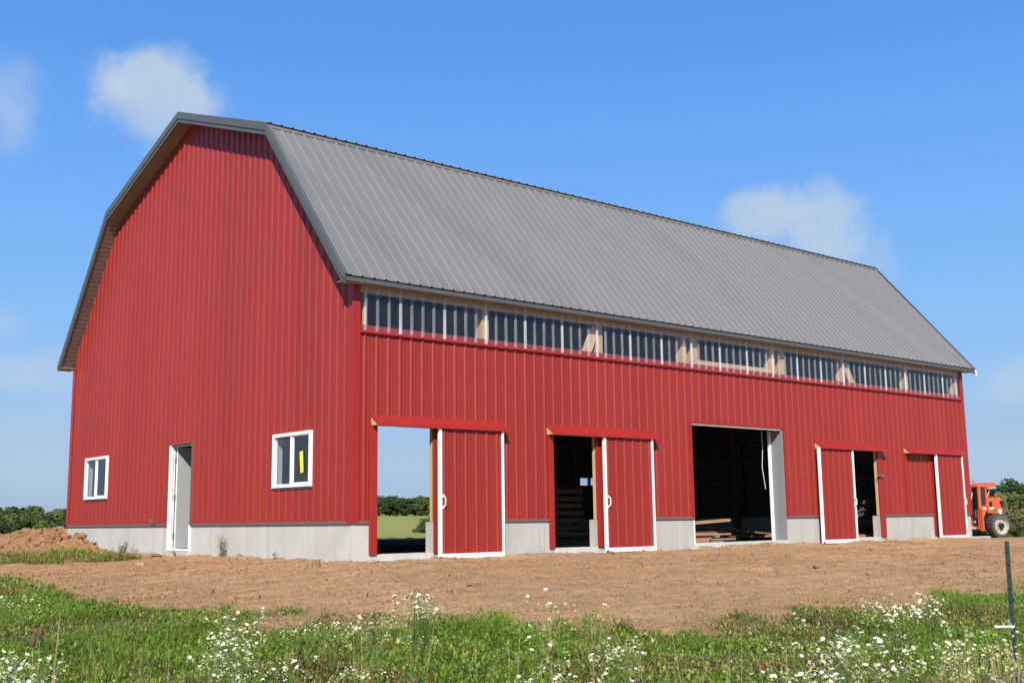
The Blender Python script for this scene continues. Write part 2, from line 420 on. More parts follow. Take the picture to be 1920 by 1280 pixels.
# ---- roof
def lerp3(a, b, t): return tuple(a[i] + (b[i] - a[i]) * t for i in range(3))
def roof_sheet(name, y0, z0, y1, z1, mirror=False, minor=True, x0=X0R, x1=X1R):
    d = Vector((0, y1 - y0, z1 - z0)).normalized(); n = Vector((0, -d.z, d.y))
    if n.z < 0: n = -n
    pts = rib_profile(x0, x1, PH, minor); mb = MB()
    for (a, ha), (b, hb) in zip(pts, pts[1:]):
        P = []
        for u, h, (yy, zz) in ((a, ha, (y0, z0)), (b, hb, (y0, z0)), (b, hb, (y1, z1)), (a, ha, (y1, z1))):
            q = Vector((u, yy, zz)) + n * h
            P.append((q.x, W - q.y if mirror else q.y, q.z))
        if mirror: P = P[::-1]
        mb.quad(P)
    o = mb.build(name, M['roof'], barn); return o
sl = Vector((KNEE_Y - EAVE_Y, KNEE_Z - EAVE_Z)).normalized()
roof_sheet('roof_panel', EAVE_Y - 0.035 * sl.x, EAVE_Z + 0.018 - 0.035 * sl.y, KNEE_Y, KNEE_Z - 0.005)
roof_sheet('roof_panel', EAVE_Y - 0.035 * sl.x, EAVE_Z + 0.018 - 0.035 * sl.y, KNEE_Y, KNEE_Z - 0.005, mirror=True)
su = Vector((W / 2 - KNEE_Y, RIDGE_Z - KNEE_Z)).normalized()
kz = KNEE_Z + 0.03
roof_sheet('roof_panel', KNEE_Y - 0.06 * su.x, kz - 0.06 * su.y, W / 2, RIDGE_Z)
roof_sheet('roof_panel', KNEE_Y - 0.06 * su.x, kz - 0.06 * su.y, W / 2, RIDGE_Z, mirror=True)
# roof underside skins
mb = MB()
for q in (False, True):
    for (ya, za), (yb, zb_) in (((EAVE_Y + 0.06, EAVE_Z + 0.01), (KNEE_Y, KNEE_Z - 0.03)), ((KNEE_Y, KNEE_Z - 0.03), (W / 2, RIDGE_Z - 0.03))):
        f = (lambda y: W - y) if q else (lambda y: y)
        mb.quad([(0.0, f(ya), za), (L, f(ya), za), (L, f(yb), zb_), (0.0, f(yb), zb_)])
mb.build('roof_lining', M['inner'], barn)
# knee flashing: a bent strip that sits on the ribs of the lower slope
for q in (False, True):
    mb = MB(); f = (lambda y: W - y) if q else (lambda y: y)
    n = Vector((-sl.y, sl.x))
    def P2(s, h): return (KNEE_Y - s * sl.x + n.x * h, KNEE_Z - s * sl.y + n.y * h)
    a = P2(0.0, 0.022); b = P2(0.105, 0.022); c = P2(0.115, 0.008)
    xa, xb = X0R + 0.02, X1R - 0.02
    for p_, r_ in ((a, b), (b, c)):
        pts = [(xa, f(p_[0]), p_[1]), (xb, f(p_[0]), p_[1]), (xb, f(r_[0]), r_[1]), (xa, f(r_[0]), r_[1])]
        mb.quad(pts)
    mb.build('knee_flashing', M['roof'], barn)
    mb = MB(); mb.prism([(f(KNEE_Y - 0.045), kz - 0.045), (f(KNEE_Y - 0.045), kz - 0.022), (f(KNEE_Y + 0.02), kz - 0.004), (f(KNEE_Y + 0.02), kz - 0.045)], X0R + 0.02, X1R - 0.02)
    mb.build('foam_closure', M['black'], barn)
# ridge cap
mb = MB(); mb.quad([(X0R, W / 2 - 0.18, RIDGE_Z - 0.035), (X1R, W / 2 - 0.18, RIDGE_Z - 0.035), (X1R, W / 2, RIDGE_Z + 0.03), (X0R, W / 2, RIDGE_Z + 0.03)])
mb.quad([(X0R, W / 2, RIDGE_Z + 0.03), (X1R, W / 2, RIDGE_Z + 0.03), (X1R, W / 2 + 0.18, RIDGE_Z - 0.035), (X0R, W / 2 + 0.18, RIDGE_Z - 0.035)])
mb.build('ridge_cap', M['roof'], barn)

# fastener rows: tiny washer heads beside the ribs
def screws(name, rows, mapf, u0, u1, m_, parent=barn, blocked=lambda u, v: False):
    mb = MB(); k = math.ceil((u0 - PH) / RIB); s_ = 0.0055
    while PH + k * RIB < u1:
        u = PH + k * RIB + 0.048
        for v in rows:
            if not blocked(u, v) and u < u1:
                c_ = [mapf(u + a * s_, 0.0045, v + b * s_) for a, b in ((-1, -1), (1, -1), (1, 1), (-1, 1))]; t_ = mapf(u, 0.010, v)
                for i in range(4): mb.quad([c_[i], c_[(i + 1) % 4], t_])
        k += 1
    o = mb.build(name, m_, parent); o['kind'] = 'stuff'; return o
nl = Vector((0, -sl.y, sl.x)); LS = math.hypot(KNEE_Y - EAVE_Y, KNEE_Z - EAVE_Z)
def on_slope(u, n, v): return (u, EAVE_Y + sl.x * v + nl.y * n, EAVE_Z + 0.018 + sl.y * v - 0.02 * v / LS + nl.z * n)
M['screw'] = mat('screw_head', (0.05, 0.05, 0.055), 0.5); M['screwred'] = mat('red_screw_head', (0.16, 0.012, 0.01), 0.5)
screws('fasteners', [0.08, 0.68, 1.29, 1.90, 2.51, 3.12, 3.72, 4.1], on_slope, X0R + 0.12, X1R - 0.12, M['screw'])
def ob(openings): return lambda u, v: any(a - .05 < u < b + .05 and c < v < d + .02 for a, b, c, d in openings)
screws('fasteners', [0.08, 0.70, 1.32, 1.98, 2.55], F, 0.2, L - 0.15, M['screwred'], blocked=ob(f_open))
screws('fasteners', [0.08, 0.70, 1.32, 1.96, 2.58, 3.2, 3.8, 4.4], G, 0.2, W - 0.2, M['screwred'], blocked=lambda u, v: ob(g_open)(u, v) or v > roof_under(u) - .1)

# rake trim on both gables: fascia board, stepped lower lip and a top flange lying on the roof
_k = (KNEE_Z - EAVE_Z) / (KNEE_Y - EAVE_Y)
prof = [(EAVE_Y - 0.03, EAVE_Z - 0.03, -0.105), (EAVE_Y + 0.12, EAVE_Z + 0.145, -0.235), (KNEE_Y, KNEE_Z, -0.205), (W / 2, RIDGE_Z, -0.19)]
prof = prof + [(W - y, z, b) for y, z, b in prof[-2::-1]]
def rake(x_out, sgn):
    for i in range(len(prof) - 1):
        (ya, za, ba), (yb, zb_, bb) = prof[i], prof[i + 1]
        mb = MB(); ends = ((ya, za, ba), (yb, zb_, bb))
        def P(x, k, f_): y, z, b = ends[k]; return (x, y, z + f_(b))
        top = lambda b: 0.030; top2 = lambda b: 0.026; mid = lambda b: b * 0.60; mid2 = lambda b: b * 0.60 - 0.012; bot = lambda b: b
        xo = x_out + sgn * 0.022; xm = x_out + sgn * 0.004; xi = x_out - sgn * 0.10; xl = x_out - sgn * 0.02
        for (x1_, d1), (x2_, d2) in (((xi, top2), (xo, top)), ((xo, top), (xo, mid)), ((xo, mid), (xm, mid2)), ((xm, mid2), (xm, bot)), ((xm, bot), (xl, bot))):
            mb.quad([P(x1_, 0, d1), P(x2_, 0, d2), P(x2_, 1, d2), P(x1_, 1, d1)])
        mb.build('rake_trim', M['greytrim'], barn)
        mb = MB(); n = max(1, int(math.hypot(yb - ya, zb_ - za) / 0.115)); wx = 0.0 if sgn < 0 else L; xe = xm - sgn * 0.004; g_ = 0.010 / (0.115 * n)
        def at(t, d): return (ya + (yb - ya) * t, za + (zb_ - za) * t + ba + (bb - ba) * t + 0.012 + d)
        for k in range(n):
            t0, t1 = k / n, (k + 1) / n; t2 = t1 - g_
            for q0, q1, d0, d1 in ((t0, t2, 0, 0), (t2, t2, 0, .012), (t2, t1, .012, .012)):
                p0, p1 = at(q0, d0), at(q1, d1)
                mb.quad([(wx, *p0), (xe, *p0), (xe, *p1), (wx, *p1)])
        mb.build('soffit', M['soffit'], barn)
rake(X0R, -1); rake(X1R, 1)
# closing pieces at the eave corners
for xx, s_ in ((X1R + 0.022, -1),):
    for f in ((lambda y: y), (lambda y: W - y)):
        mb = MB(); a, b = sorted((xx, xx + s_ * 0.02)); mb.prism([(f(EAVE_Y - 0.03), EAVE_Z - 0.02), (f(EAVE_Y - 0.05), EAVE_Z - 0.2), (f(EAVE_Y + 0.02), EAVE_Z - 0.15), (f(EAVE_Y + 0.06), EAVE_Z + 0.02)], a, b)
        mb.build('trim_end_cap', M['greytrim'] if s_ > 0 else M['white'], barn)  # white far cap: sunshine on the grey trim curl put into its colour
# eave fascia + level soffit, front and back
for q in (False, True):
    f = (lambda y: W - y) if q else (lambda y: y)
    mb = MB()
    mb.prism([(f(EAVE_Y - 0.004), EAVE_Z - 0.030), (f(EAVE_Y - 0.004), EAVE_Z - 0.038), (f(EAVE_Y - 0.012), EAVE_Z - 0.042), (f(EAVE_Y - 0.012), EAVE_Z - 0.098), (f(EAVE_Y + 0.02), EAVE_Z - 0.098), (f(EAVE_Y + 0.02), EAVE_Z - 0.030)], X0R + 0.002, X1R - 0.002)
    m3 = MB(); ya, yb = sorted((f(EAVE_Y - 0.002), f(EAVE_Y + 0.02))); m3.box(X0R + 0.004, X1R - 0.004, ya, yb, EAVE_Z - 0.0295, EAVE_Z + 0.008); m3.build('eave_gap_shade', M['black'], barn)  # black strip painted in for the shaded gap under the roof sheet
    mb.build('eave_fascia', M['greytrim'], barn)
    mb = MB(); ya, yb = sorted((f(EAVE_Y + 0.02), f(0.02))); mb.box(X0R + 0.01, X1R - 0.01, ya, yb, EAVE_Z - 0.090, EAVE_Z - 0.078)
    mb.build('eave_soffit', M['soffit'], barn)

# ---- framing seen inside
def wbar(name, a, b, h, w, m_='wood', up=(0, 0, 1)): return MB().bar(a, b, w, h, up, ).build(name, M[m_], barn)
for x in (0.24, 2.76, 5.60, 8.05, 8.38, 11.02, 11.40, 13.78, 16.60, 19.08):
    w_ = 0.2 if 8.2 < x < 8.5 or x == 11.02 else (0.15 if x != 0.24 else 0.05)
    MB().box(x - w_ / 2, x + w_ / 2, 0.035, 0.20, 1.97 if 8.1 < x < 11.3 else 0.0, 3.85).build('wall_post', M['wood'], barn)
wbar('knee_brace', (5.50, 0.055, 3.64), (4.92, 0.055, 2.5), 0.05, 0.2, up=(0, 1, 0)); wbar('knee_brace', (13.86, 0.055, 3.62), (14.6, 0.055, 2.4), 0.05, 0.2, up=(0, 1, 0))
MB().box(8.48, 10.92, 0.05, 0.09, 2.95, 3.27).build('door_header', M['wood'], barn)
MB().box(8.0, 11.4, 0.01, 0.15, 1.94, 2.2).build('door_header', M['wood'], barn)
for x in (1.4, 4.1, 7.0, 9.7, 12.6, 15.3, 18.0):      # purlin and truss members, dark inside
    pass
TX = [2.76 * k for k in range(0, 8)]
for x in TX[1:7]:
    mb = MB(); y1_ = W - KNEE_Y
    for a, b in (((KNEE_Y, KNEE_Z - .25), (0.3, 3.75)), ((KNEE_Y, KNEE_Z - .25), (W / 2, RIDGE_Z - .3)), ((W / 2, RIDGE_Z - .3), (y1_, KNEE_Z - .25)), ((y1_, KNEE_Z - .25), (W - 0.3, 3.75)), ((0.3, 3.7), (W - 0.3, 3.7)), ((KNEE_Y, 3.7), (KNEE_Y, KNEE_Z - .25)), ((y1_, 3.7), (y1_, KNEE_Z - .25))):
        mb.bar((x, *a), (x, *b), 0.08, 0.2)
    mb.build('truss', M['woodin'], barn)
for x in (2.76, 5.6, 8.2, 12.5, 13.9, 16.6):
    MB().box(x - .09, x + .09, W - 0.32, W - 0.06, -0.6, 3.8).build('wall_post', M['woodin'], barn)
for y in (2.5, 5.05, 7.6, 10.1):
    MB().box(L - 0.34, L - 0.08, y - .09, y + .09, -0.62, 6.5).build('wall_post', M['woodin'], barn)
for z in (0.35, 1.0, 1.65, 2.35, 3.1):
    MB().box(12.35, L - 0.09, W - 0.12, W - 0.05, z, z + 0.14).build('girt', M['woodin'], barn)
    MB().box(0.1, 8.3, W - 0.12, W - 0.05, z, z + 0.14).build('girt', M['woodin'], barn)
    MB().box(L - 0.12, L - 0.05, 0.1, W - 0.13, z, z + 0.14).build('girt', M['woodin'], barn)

# ---- doors in the long wall
def canopy(x0, x1):
    t = MB()
    poly = [(-0.004, 1.725), (-0.20, 1.575), (-0.205, 1.535), (-0.19, 1.535), (-0.187, 1.567), (-0.004, 1.708)]
    t.prism(poly, x0, x1); o = t.build('track_cover', M['redtrim'], barn)
    MB().prism([(-0.006, 1.54), (-0.006, 1.70), (-0.165, 1.575), (-0.165, 1.54)], x0 + 0.015, x1 - 0.03).build('track_board', M['wood'], o)
    return o
canopy(0.33, 3.07); canopy(4.13, 6.95); canopy(12.40, 15.14); canopy(16.16, 18.98)

def sliding_door(x0, x1, handle_right=False, wl=0.052, wr=0.040):
    zb, zt = -0.60, 1.545
    d = empty('sliding_door', ((x0 + x1) / 2, -0.13, zb), 0, barn)
    w = x1 - x0; h = zt - zb; c = w / 2
    pts = []
    mb = MB(); prof_ = rib_profile(-c + wl, c - wr, -c + 0.12)
    for (a, ha), (b, hb) in zip(prof_, prof_[1:]):
        mb.quad([(a, -0.012 - ha, 0.07), (b, -0.012 - hb, 0.07), (b, -0.012 - hb, h), (a, -0.012 - ha, h)])
    mb.build('door_panel', M['red'], d)
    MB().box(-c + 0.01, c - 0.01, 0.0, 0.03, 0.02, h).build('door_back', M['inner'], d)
    MB().box(-c, -c + wl, -0.044, 0.016, 0, h).build('stile', M['white'], d, bevel=0.004)
    MB().box(c - wr, c, -0.044, 0.016, 0, h).build('stile', M['white'], d, bevel=0.004)
    MB().box(-c + wl, c - wr, -0.042, 0.014, 0.0, 0.080).build('bottom_rail', M['white'], d, bevel=0.004)
    hx = (c - wr - 0.02) if handle_right else (-c + wl + 0.03)
    hz = 0.93; hy = -0.04
    mb = MB(); mb.tube([(hx, -0.012, hz - 0.09), (hx, hy - 0.045, hz - 0.07), (hx, hy - 0.055, hz), (hx, hy - 0.045, hz + 0.07), (hx, -0.012, hz + 0.09)], 0.011, 8)
    mb.box(hx - 0.02, hx + 0.02, -0.036, -0.028, hz - 0.115, hz - 0.07); mb.box(hx - 0.02, hx + 0.02, -0.036, -0.028, hz + 0.07, hz + 0.115)
    mb.build('handle', M['white'], d)
    MB().box(-c - 0.005, -c + 0.04, -0.06, -0.042, -0.015, 0.035).build('guide_bracket', M['black'], d)
    return d
sliding_door(1.588, 2.985); sliding_door(5.445, 6.80)
sliding_door(12.325, 13.70, True); sliding_door(17.425, 18.77, True)

# red jamb trims left/right of door openings, timber and concrete reveals
def jamb(x0, x1, zb=-0.5, zt=1.56):
    return MB().box(x0, x1, -0.032, 0.0, zb, zt).build('jamb_trim', M['redtrim'], barn, bevel=0.006)
jamb(0.31, 0.455); jamb(1.575, 1.70); jamb(4.16, 4.285); jamb(5.375, 5.52); jamb(14.935, 15.15); jamb(17.40, 17.66)
jamb(12.44, 12.6, 0.0, 1.56)
mb = MB()
for x in (0.46, 1.57, 4.29, 5.37, 14.93):
    s_ = -1 if x in (0.46, 4.29) else 1
    a, b = sorted((x - s_ * 0.006, x + s_ * 0.035))
    MB().box(a, b, 0.004, 0.075, 0.002, 1.64).build('jamb_post', M['wood'], barn)
for a, b in ((0.46, 1.57), (4.29, 5.37), (12.75, 14.93)):
    MB().box(a - 0.03, b + 0.03, 0.004, 0.14, 1.58, 1.72).build('lintel_board', M['wood'], barn)
# latch on the fourth doorway
mb = MB(); mb.box(14.98, 15.03, -0.10, -0.033, 0.93, 1.0); mb.tube([(14.80, -0.085, 0.965), (15.0, -0.085, 0.965)], 0.012, 8); mb.box(14.86, 14.90, -0.105, -0.065, 0.945, 0.985)
mb.build('latch', M['hinge'], barn)
# overhead door opening: grey reveal, white track, dangling strap
MB().box(11.19, 11.228, 0.0, 0.33, -0.5, 1.93).build('door_reveal', M['greydoor'], barn)
MB().box(8.122, 8.15, 0.0, 0.2, -0.5, 1.93).build('door_reveal', M['white'], barn)
MB().box(8.16, 11.18, 0.0, 0.12, 1.90, 1.932).build('door_reveal', M['white'], barn)
MB().box(11.13, 11.185, 0.30, 0.35, -0.5, 1.90).build('door_track', M['white'], barn)
mb = MB(); mb.tube([(11.0, 0.4, 1.92), (11.02, 0.41, 1.5), (10.99, 0.42, 1.1), (11.03, 0.40, 0.75), (11.05, 0.4, 0.62)], 0.006, 6); mb.build('pull_strap', M['white'], barn)
# thin red trim around overhead opening
mb = MB(); mb.box(8.08, 8.13, -0.03, 0, 0.0, 1.97); mb.box(11.23, 11.28, -0.03, 0, 0.0, 1.97); mb.box(8.13, 11.23, -0.026, 0, 1.932, 1.965); mb.build('opening_trim', M['redtrim'], barn)
# trim at edges next to the fifth door
MB().box(16.16, 16.20, -0.028, 0, 0.02, 1.56).build('opening_trim', M['redtrim'], barn)

# ---- windows in the near gable
def window(yc, zc, w, h, sticker=False):
    o = empty('window', (0, yc, zc), 0, barn)       # local: y along wall, x outward = -x
    fw = 0.06; c, d = w / 2, h / 2
    mb = MB()
    mb.box(-0.05, 0.03, -c, c, d - fw, d); mb.box(-0.05, 0.03, -c, c, -d, -d + fw)
    mb.box(-0.05, 0.03, -c, -c + fw, -d + fw, d - fw); mb.box(-0.05, 0.03, c - fw, c, -d + fw, d - fw)
    mb.build('window_frame', M['white'], o, bevel=0.006)
    # left half (bigger y) slides behind, right half (smaller y) in front
    mb = MB(); s = 0.035
    mb.box(-0.035, -0.005, -0.01, 0.045, -d + fw, d - fw)
    mb.build('meeting_stile', M['white'], o, bevel=0.004)
    mb = MB()
    a, b = -c + fw, -0.01
    mb.box(-0.022, 0.0, a, a + 0.018, -d + fw, d - fw); mb.box(-0.022, 0.0, b - 0.03, b, -d + fw, d - fw)
    mb.box(-0.022, 0.0, a, b, d - fw - 0.018, d - fw); mb.box(-0.022, 0.0, a, b, -d + fw, -d + fw + 0.018)
    mb.build('sash', M['white'], o)
    mb = MB(); mb.quad([(-0.012, c - fw, -d + fw), (-0.012, 0.03, -d + fw), (-0.012, 0.03, d - fw), (-0.012, c - fw, d - fw)])
    mb.build('pane', M['glass'], o)
    mb = MB(); mb.quad([(-0.008, -0.02, -d + fw), (-0.008, -c + fw, -d + fw), (-0.008, -c + fw, d - fw), (-0.008, -0.02, d - fw)])
    mb.build('pane', M['glass'], o)
    # pale reveal behind
    mb = MB(); mb.box(0.03, 0.14, c - 0.03, c, -d, d); mb.box(0.03, 0.14, -c, -c + 0.03, -d, d); mb.box(0.03, 0.14, -c + .03, c - .03, -d, -d + 0.03); mb.build('window_reveal', M['reveal'], o)
    MB().box(-0.028, 0.0, -c - 0.012, c + 0.012, -d - 0.028, -d - 0.001).build('window_sill_trim', M['base'], o)
    if sticker:
        mb = MB(); zz = -0.03
        mb.quad([(-0.024, -0.26, zz + 0.15), (-0.024, -0.37, zz + 0.17), (-0.024, -0.40, zz - 0.19), (-0.024, -0.30, zz - 0.21)]); mb.build('sticker', M['yellow'], o)
    return o
window(1.87, 1.075, 1.30, 0.93, True); window(10.835, 1.09, 1.36, 0.96)

# ---- entry door in the near gable, leaf swung inward on the left jamb
dr = empty('entry_door', (0, 6.31, -0.5), 0, barn)
mb = MB(); mb.box(-0.045, 0.03, 0.455, 0.50, 0, 2.095); mb.box(0.042, 0.075, 0.462, 0.50, 0, 2.095); mb.build('door_frame', M['white'], dr, bevel=0.003)
mb = MB(); mb.box(0.03, 0.042, 0.463, 0.5, 0.03, 2.07); mb.box(0.075, 0.084, 0.44, 0.5, 0.03, 2.07); mb.build('weather_strip', M['black'], dr)
mb = MB(); mb.box(-0.035, 0.13, -0.505, -0.478, 0.0, 0.5); mb.box(0.02, 0.13, -0.505, -0.485, 0.5, 2.095); mb.box(0.06, 0.13, -0.485, 0.455, 2.07, 2.095); mb.box(-0.03, 0.13, -0.478, 0.455, 0, 0.035)
mb.build('door_frame', M['white'], dr, bevel=0.004)
mb = MB(); mb.box(-0.03, 0.0, -0.518, -0.507, 0.5, 2.11); mb.box(-0.03, 0.0, -0.507, 0.505, 2.098, 2.112); mb.build('opening_trim', M['base'], dr)
lf = empty('door_leaf', (0, 0, 0), 0, dr)
mb = MB(); mb.bar((0.10, 0.425, 1.05), (1.02, 0.36, 1.05), 0.045, 2.02); mb.build('leaf_panel', M['doorpanel'], lf)
mb = MB(); mb.bar((0.085, 0.4255, 1.05), (0.0995, 0.4245, 1.05), 0.05, 2.03); mb.build('leaf_edge', M['white'], lf)
for z in (0.28, 1.05, 1.80):
    mb = MB(); mb.box(0.055, 0.105, 0.446, 0.4545, z - 0.06, z + 0.06); mb.tube([(0.072, 0.444, z - 0.062), (0.072, 0.444, z + 0.062)], 0.009, 8); mb.box(0.079, 0.084, 0.405, 0.447, z - 0.06, z + 0.06)
    mb.build('hinge', M['hinge'], dr)

# small panes in the back wall
for x in (17.04, 17.53):
    o = empty('window', (x + 0.19, W, 1.255), 0, barn)
    mb = MB(); mb.box(-0.21, 0.21, -0.05, 0.02, -0.155, -0.135); mb.box(-0.21, 0.21, -0.05, 0.02, 0.135, 0.155); mb.box(-0.21, -0.19, -0.05, 0.02, -0.135, 0.135); mb.box(0.19, 0.21, -0.05, 0.02, -0.135, 0.135); mb.build('window_frame', M['white'], o)
    mb = MB(); mb.quad([(-0.19, -0.01, -0.135), (0.19, -0.01, -0.135), (0.19, -0.01, 0.135), (-0.19, -0.01, 0.135)]); mb.build('pane', M['glass'], o)
#@@PART2
# ================================================================== GROUND
def on_front(px, py, y0):
    v = ray(px, py); t = (y0 - CY) / v.y; return Vector((CX, CY, CZ)) + v * t
# edge of the grass in front of the bare soil, walked from left to right
_edge = [(-260, 1088), (-100, 1085), (0, 1090), (60, 1095), (110, 1108), (150, 1124), (250, 1132), (330, 1142), (420, 1142), (500, 1156), (600, 1166), (680, 1172), (760, 1163), (900, 1166), (1000, 1172),
         (1100, 1166), (1180, 1168), (1250, 1178), (1300, 1162), (1400, 1152), (1450, 1162), (1500, 1142), (1560, 1132), (1650, 1143), (1720, 1133), (1760, 1112), (1850, 1106), (2000, 1100), (2200, 1095)]
_ep = [at_ground(*q) for q in _edge]
_eaz = np.array([math.atan2(P.y - CY, P.x - CX) for P in _ep]); _er = np.array([math.hypot(P.x - CX, P.y - CY) for P in _ep])
_o = np.argsort(_eaz); _eaz = _eaz[_o]; _er = _er[_o]
def poly_mask(x, y, P, soft):
    """soft mask of a convex-ish blob given by centre, half axes, rotation"""
    cx, cy, a, b, th = P
    u = (x - cx) * math.cos(th) + (y - cy) * math.sin(th); v = -(x - cx) * math.sin(th) + (y - cy) * math.cos(th)
    return 1 - smooth(1 - soft, 1 + soft, np.hypot(u / a, v / b))
def blob(px, py, wpx, depth_m, th=None):
    P = at_ground(px, py); d = (P - Vector((CX, CY, CZ))).length
    return (P.x, P.y, wpx / FPX * d / 2, depth_m / 2, math.atan2(RV.y, RV.x))
STRIP = [blob(-60, 1056, 420, 3.4), blob(150, 1052, 180, 1.6), blob(215, 1050, 90, 1.0)]
SPARSE = [blob(100, 1078, 160, 1.0), blob(60, 1092, 200, 1.2), blob(255, 1058, 60, 0.6), blob(330, 1046, 40, 0.3), blob(480, 1056, 120, 0.5), blob(790, 1064, 140, 0.4), blob(860, 1135, 160, 0.8), blob(1340, 1120, 60, 0.5),
          blob(1550, 1120, 120, 0.7), blob(1780, 1090, 160, 0.9), blob(1880, 1088, 140, 0.9), blob(1010, 1150, 140, 0.5), blob(560, 1052, 90, 0.3), blob(210, 1085, 120, 0.6), blob(1890, 1010, 120, 3.0)]
def grass_mask(x, y):
    az = np.arctan2(y - CY, x - CX); r = np.hypot(x - CX, y - CY)
    rb = np.interp(az, _eaz, _er)
    n = (fbm(x * 1.3 + 5, y * 1.3 + 9, 4) - 0.5) * 3.0 + (fbm(x * 7 + 5, y * 7 + 9, 2) - 0.5) * 1.6
    m = 1 - smooth(-2.2, 0.6, r - rb + n)
    behind = np.abs((az - _eaz.mean() + np.pi) % (2 * np.pi) - np.pi) > 0.75
    m = np.where(behind, 1 - smooth(9, 14, r), m)
    s = np.zeros_like(m)
    for b in STRIP: s = np.maximum(s, poly_mask(x, y, b, 0.25))
    s = s * smooth(0.30, 0.45, fbm(x * 2.2, y * 2.2 + 40, 3) + 0.05)
    return np.maximum(m, s)
def sparse_mask(x, y):
    s = np.zeros_like(x)
    for b in SPARSE: s = np.maximum(s, poly_mask(x, y, b, 0.5))
    az = np.arctan2(y - CY, x - CX); r = np.hypot(x - CX, y - CY)
    rb = np.interp(az, _eaz, _er)
    s = np.maximum(s, 0.95 * (1 - smooth(0.0, 2.6, r - rb)))
    return s * smooth(0.42, 0.62, fbm(x * 3 + 70, y * 3, 3))
def soil_fine(x, y):
    r = np.hypot(x - CX, y - CY)
    h = (fbm(x * 2.2, y * 2.2, 3) - 0.5) * 0.05 + (fbm(x * 9, y * 9, 3) - 0.5) * 0.022
    # shallow drag marks left by the grading, running along the barn
    h += (vnoise(x * 0.8, y * 5.5) - 0.5) * 0.042 + (fbm(x * 25, y * 25, 2) - .5) * .014
    # loosened ridge at the foot of the walls
    a = np.maximum(np.maximum(-y, y - W), 0); b = np.maximum(np.maximum(-x, x - L), 0); dd = np.hypot(a, b)
    h += 0.05 * np.exp(-(dd / 0.35) ** 2) * (fbm(x * 2.5, y * 2.5 + 30, 3) * 2 - 0.6)
    return h * (1 - smooth(40, 55, r))

def ground_material():
    m = bpy.data.materials.new('soil'); m.use_nodes = True; nt = m.node_tree; N = nt.nodes; Lk = nt.links; p = N['Principled BSDF']
    p.inputs['Roughness'].default_value = 0.95; p.inputs['Specular IOR Level'].default_value = 0.15
    tc = N.new('ShaderNodeTexCoord')
    def noise(sc, det, lo, hi, st=(1, 1, 1), rg=0.6):
        mp = N.new('ShaderNodeMapping'); mp.inputs['Scale'].default_value = st; Lk.new(tc.outputs['Object'], mp.inputs['Vector'])
        n = N.new('ShaderNodeTexNoise'); n.inputs['Scale'].default_value = sc; n.inputs['Detail'].default_value = det; n.inputs['Roughness'].default_value = rg
        Lk.new(mp.outputs[0], n.inputs['Vector'])
        mr = N.new('ShaderNodeMapRange'); mr.inputs[1].default_value = lo; mr.inputs[2].default_value = hi
        Lk.new(n.outputs['Fac'], mr.inputs[0]); return mr.outputs[0], n
    def mix(fac, a, b):
        x = N.new('ShaderNodeMix'); x.data_type = 'RGBA'; Lk.new(fac, x.inputs[0])
        for v, i in ((a, 6), (b, 7)):
            if isinstance(v, tuple): x.inputs[i].default_value = (*v, 1)
            else: Lk.new(v, x.inputs[i])
        return x.outputs[2]
    c = mix(noise(0.45, 5, 0.35, 0.65)[0], (0.385, 0.226, 0.112), (0.45, 0.268, 0.137))
    c = mix(noise(4, 6, 0.45, 0.75)[0], c, (0.31, 0.178, 0.092))
    c = mix(noise(22, 4, 0.57, 0.68)[0], c, (0.15, 0.085, 0.05))  # dark specks: small shadows put into the soil colour
    c = mix(noise(60, 2, 0.74, 0.78)[0], c, (0.44, 0.30, 0.18))
    at = N.new('ShaderNodeAttribute'); at.attribute_name = 'grass'
    cr = N.new('ShaderNodeAttribute'); cr.attribute_name = 'crop'
    g = mix(noise(6, 4, 0.4, 0.6)[0], (0.045, 0.065, 0.018), (0.09, 0.085, 0.035))
    c = mix(at.outputs['Fac'], c, g)
    c = mix(cr.outputs['Fac'], c, mix(noise(3, 8, 0.35, 0.65, rg=.7)[0], (0.20, 0.21, 0.055), (0.28, 0.275, 0.072)))
    Lk.new(c, p.inputs['Base Color'])
    _, n1 = noise(30, 6, 0, 1, rg=0.7); b = N.new('ShaderNodeBump'); b.inputs['Strength'].default_value = 0.9; b.inputs['Distance'].default_value = 0.03
    Lk.new(n1.outputs['Fac'], b.inputs['Height']); Lk.new(b.outputs['Normal'], p.inputs['Normal'])
    return m
M['soil'] = ground_material()
def field_material():
    m = mat('crop', (0.33, 0.32, 0.085), 0.9, spec=0.1, var=(0.25, 0.255, 0.065), vscale=0.6, detail=12, bump=0)
    nt = m.node_tree; N = nt.nodes; Lk = nt.links; p = N['Principled BSDF']
    return m
M['field'] = field_material()
az0, az1 = R(49.5 - 31), R(49.5 + 31)
azf = np.concatenate([np.linspace(az0, az1, 560), np.linspace(az1, az0 + 2 * np.pi, 60)[1:-1]])
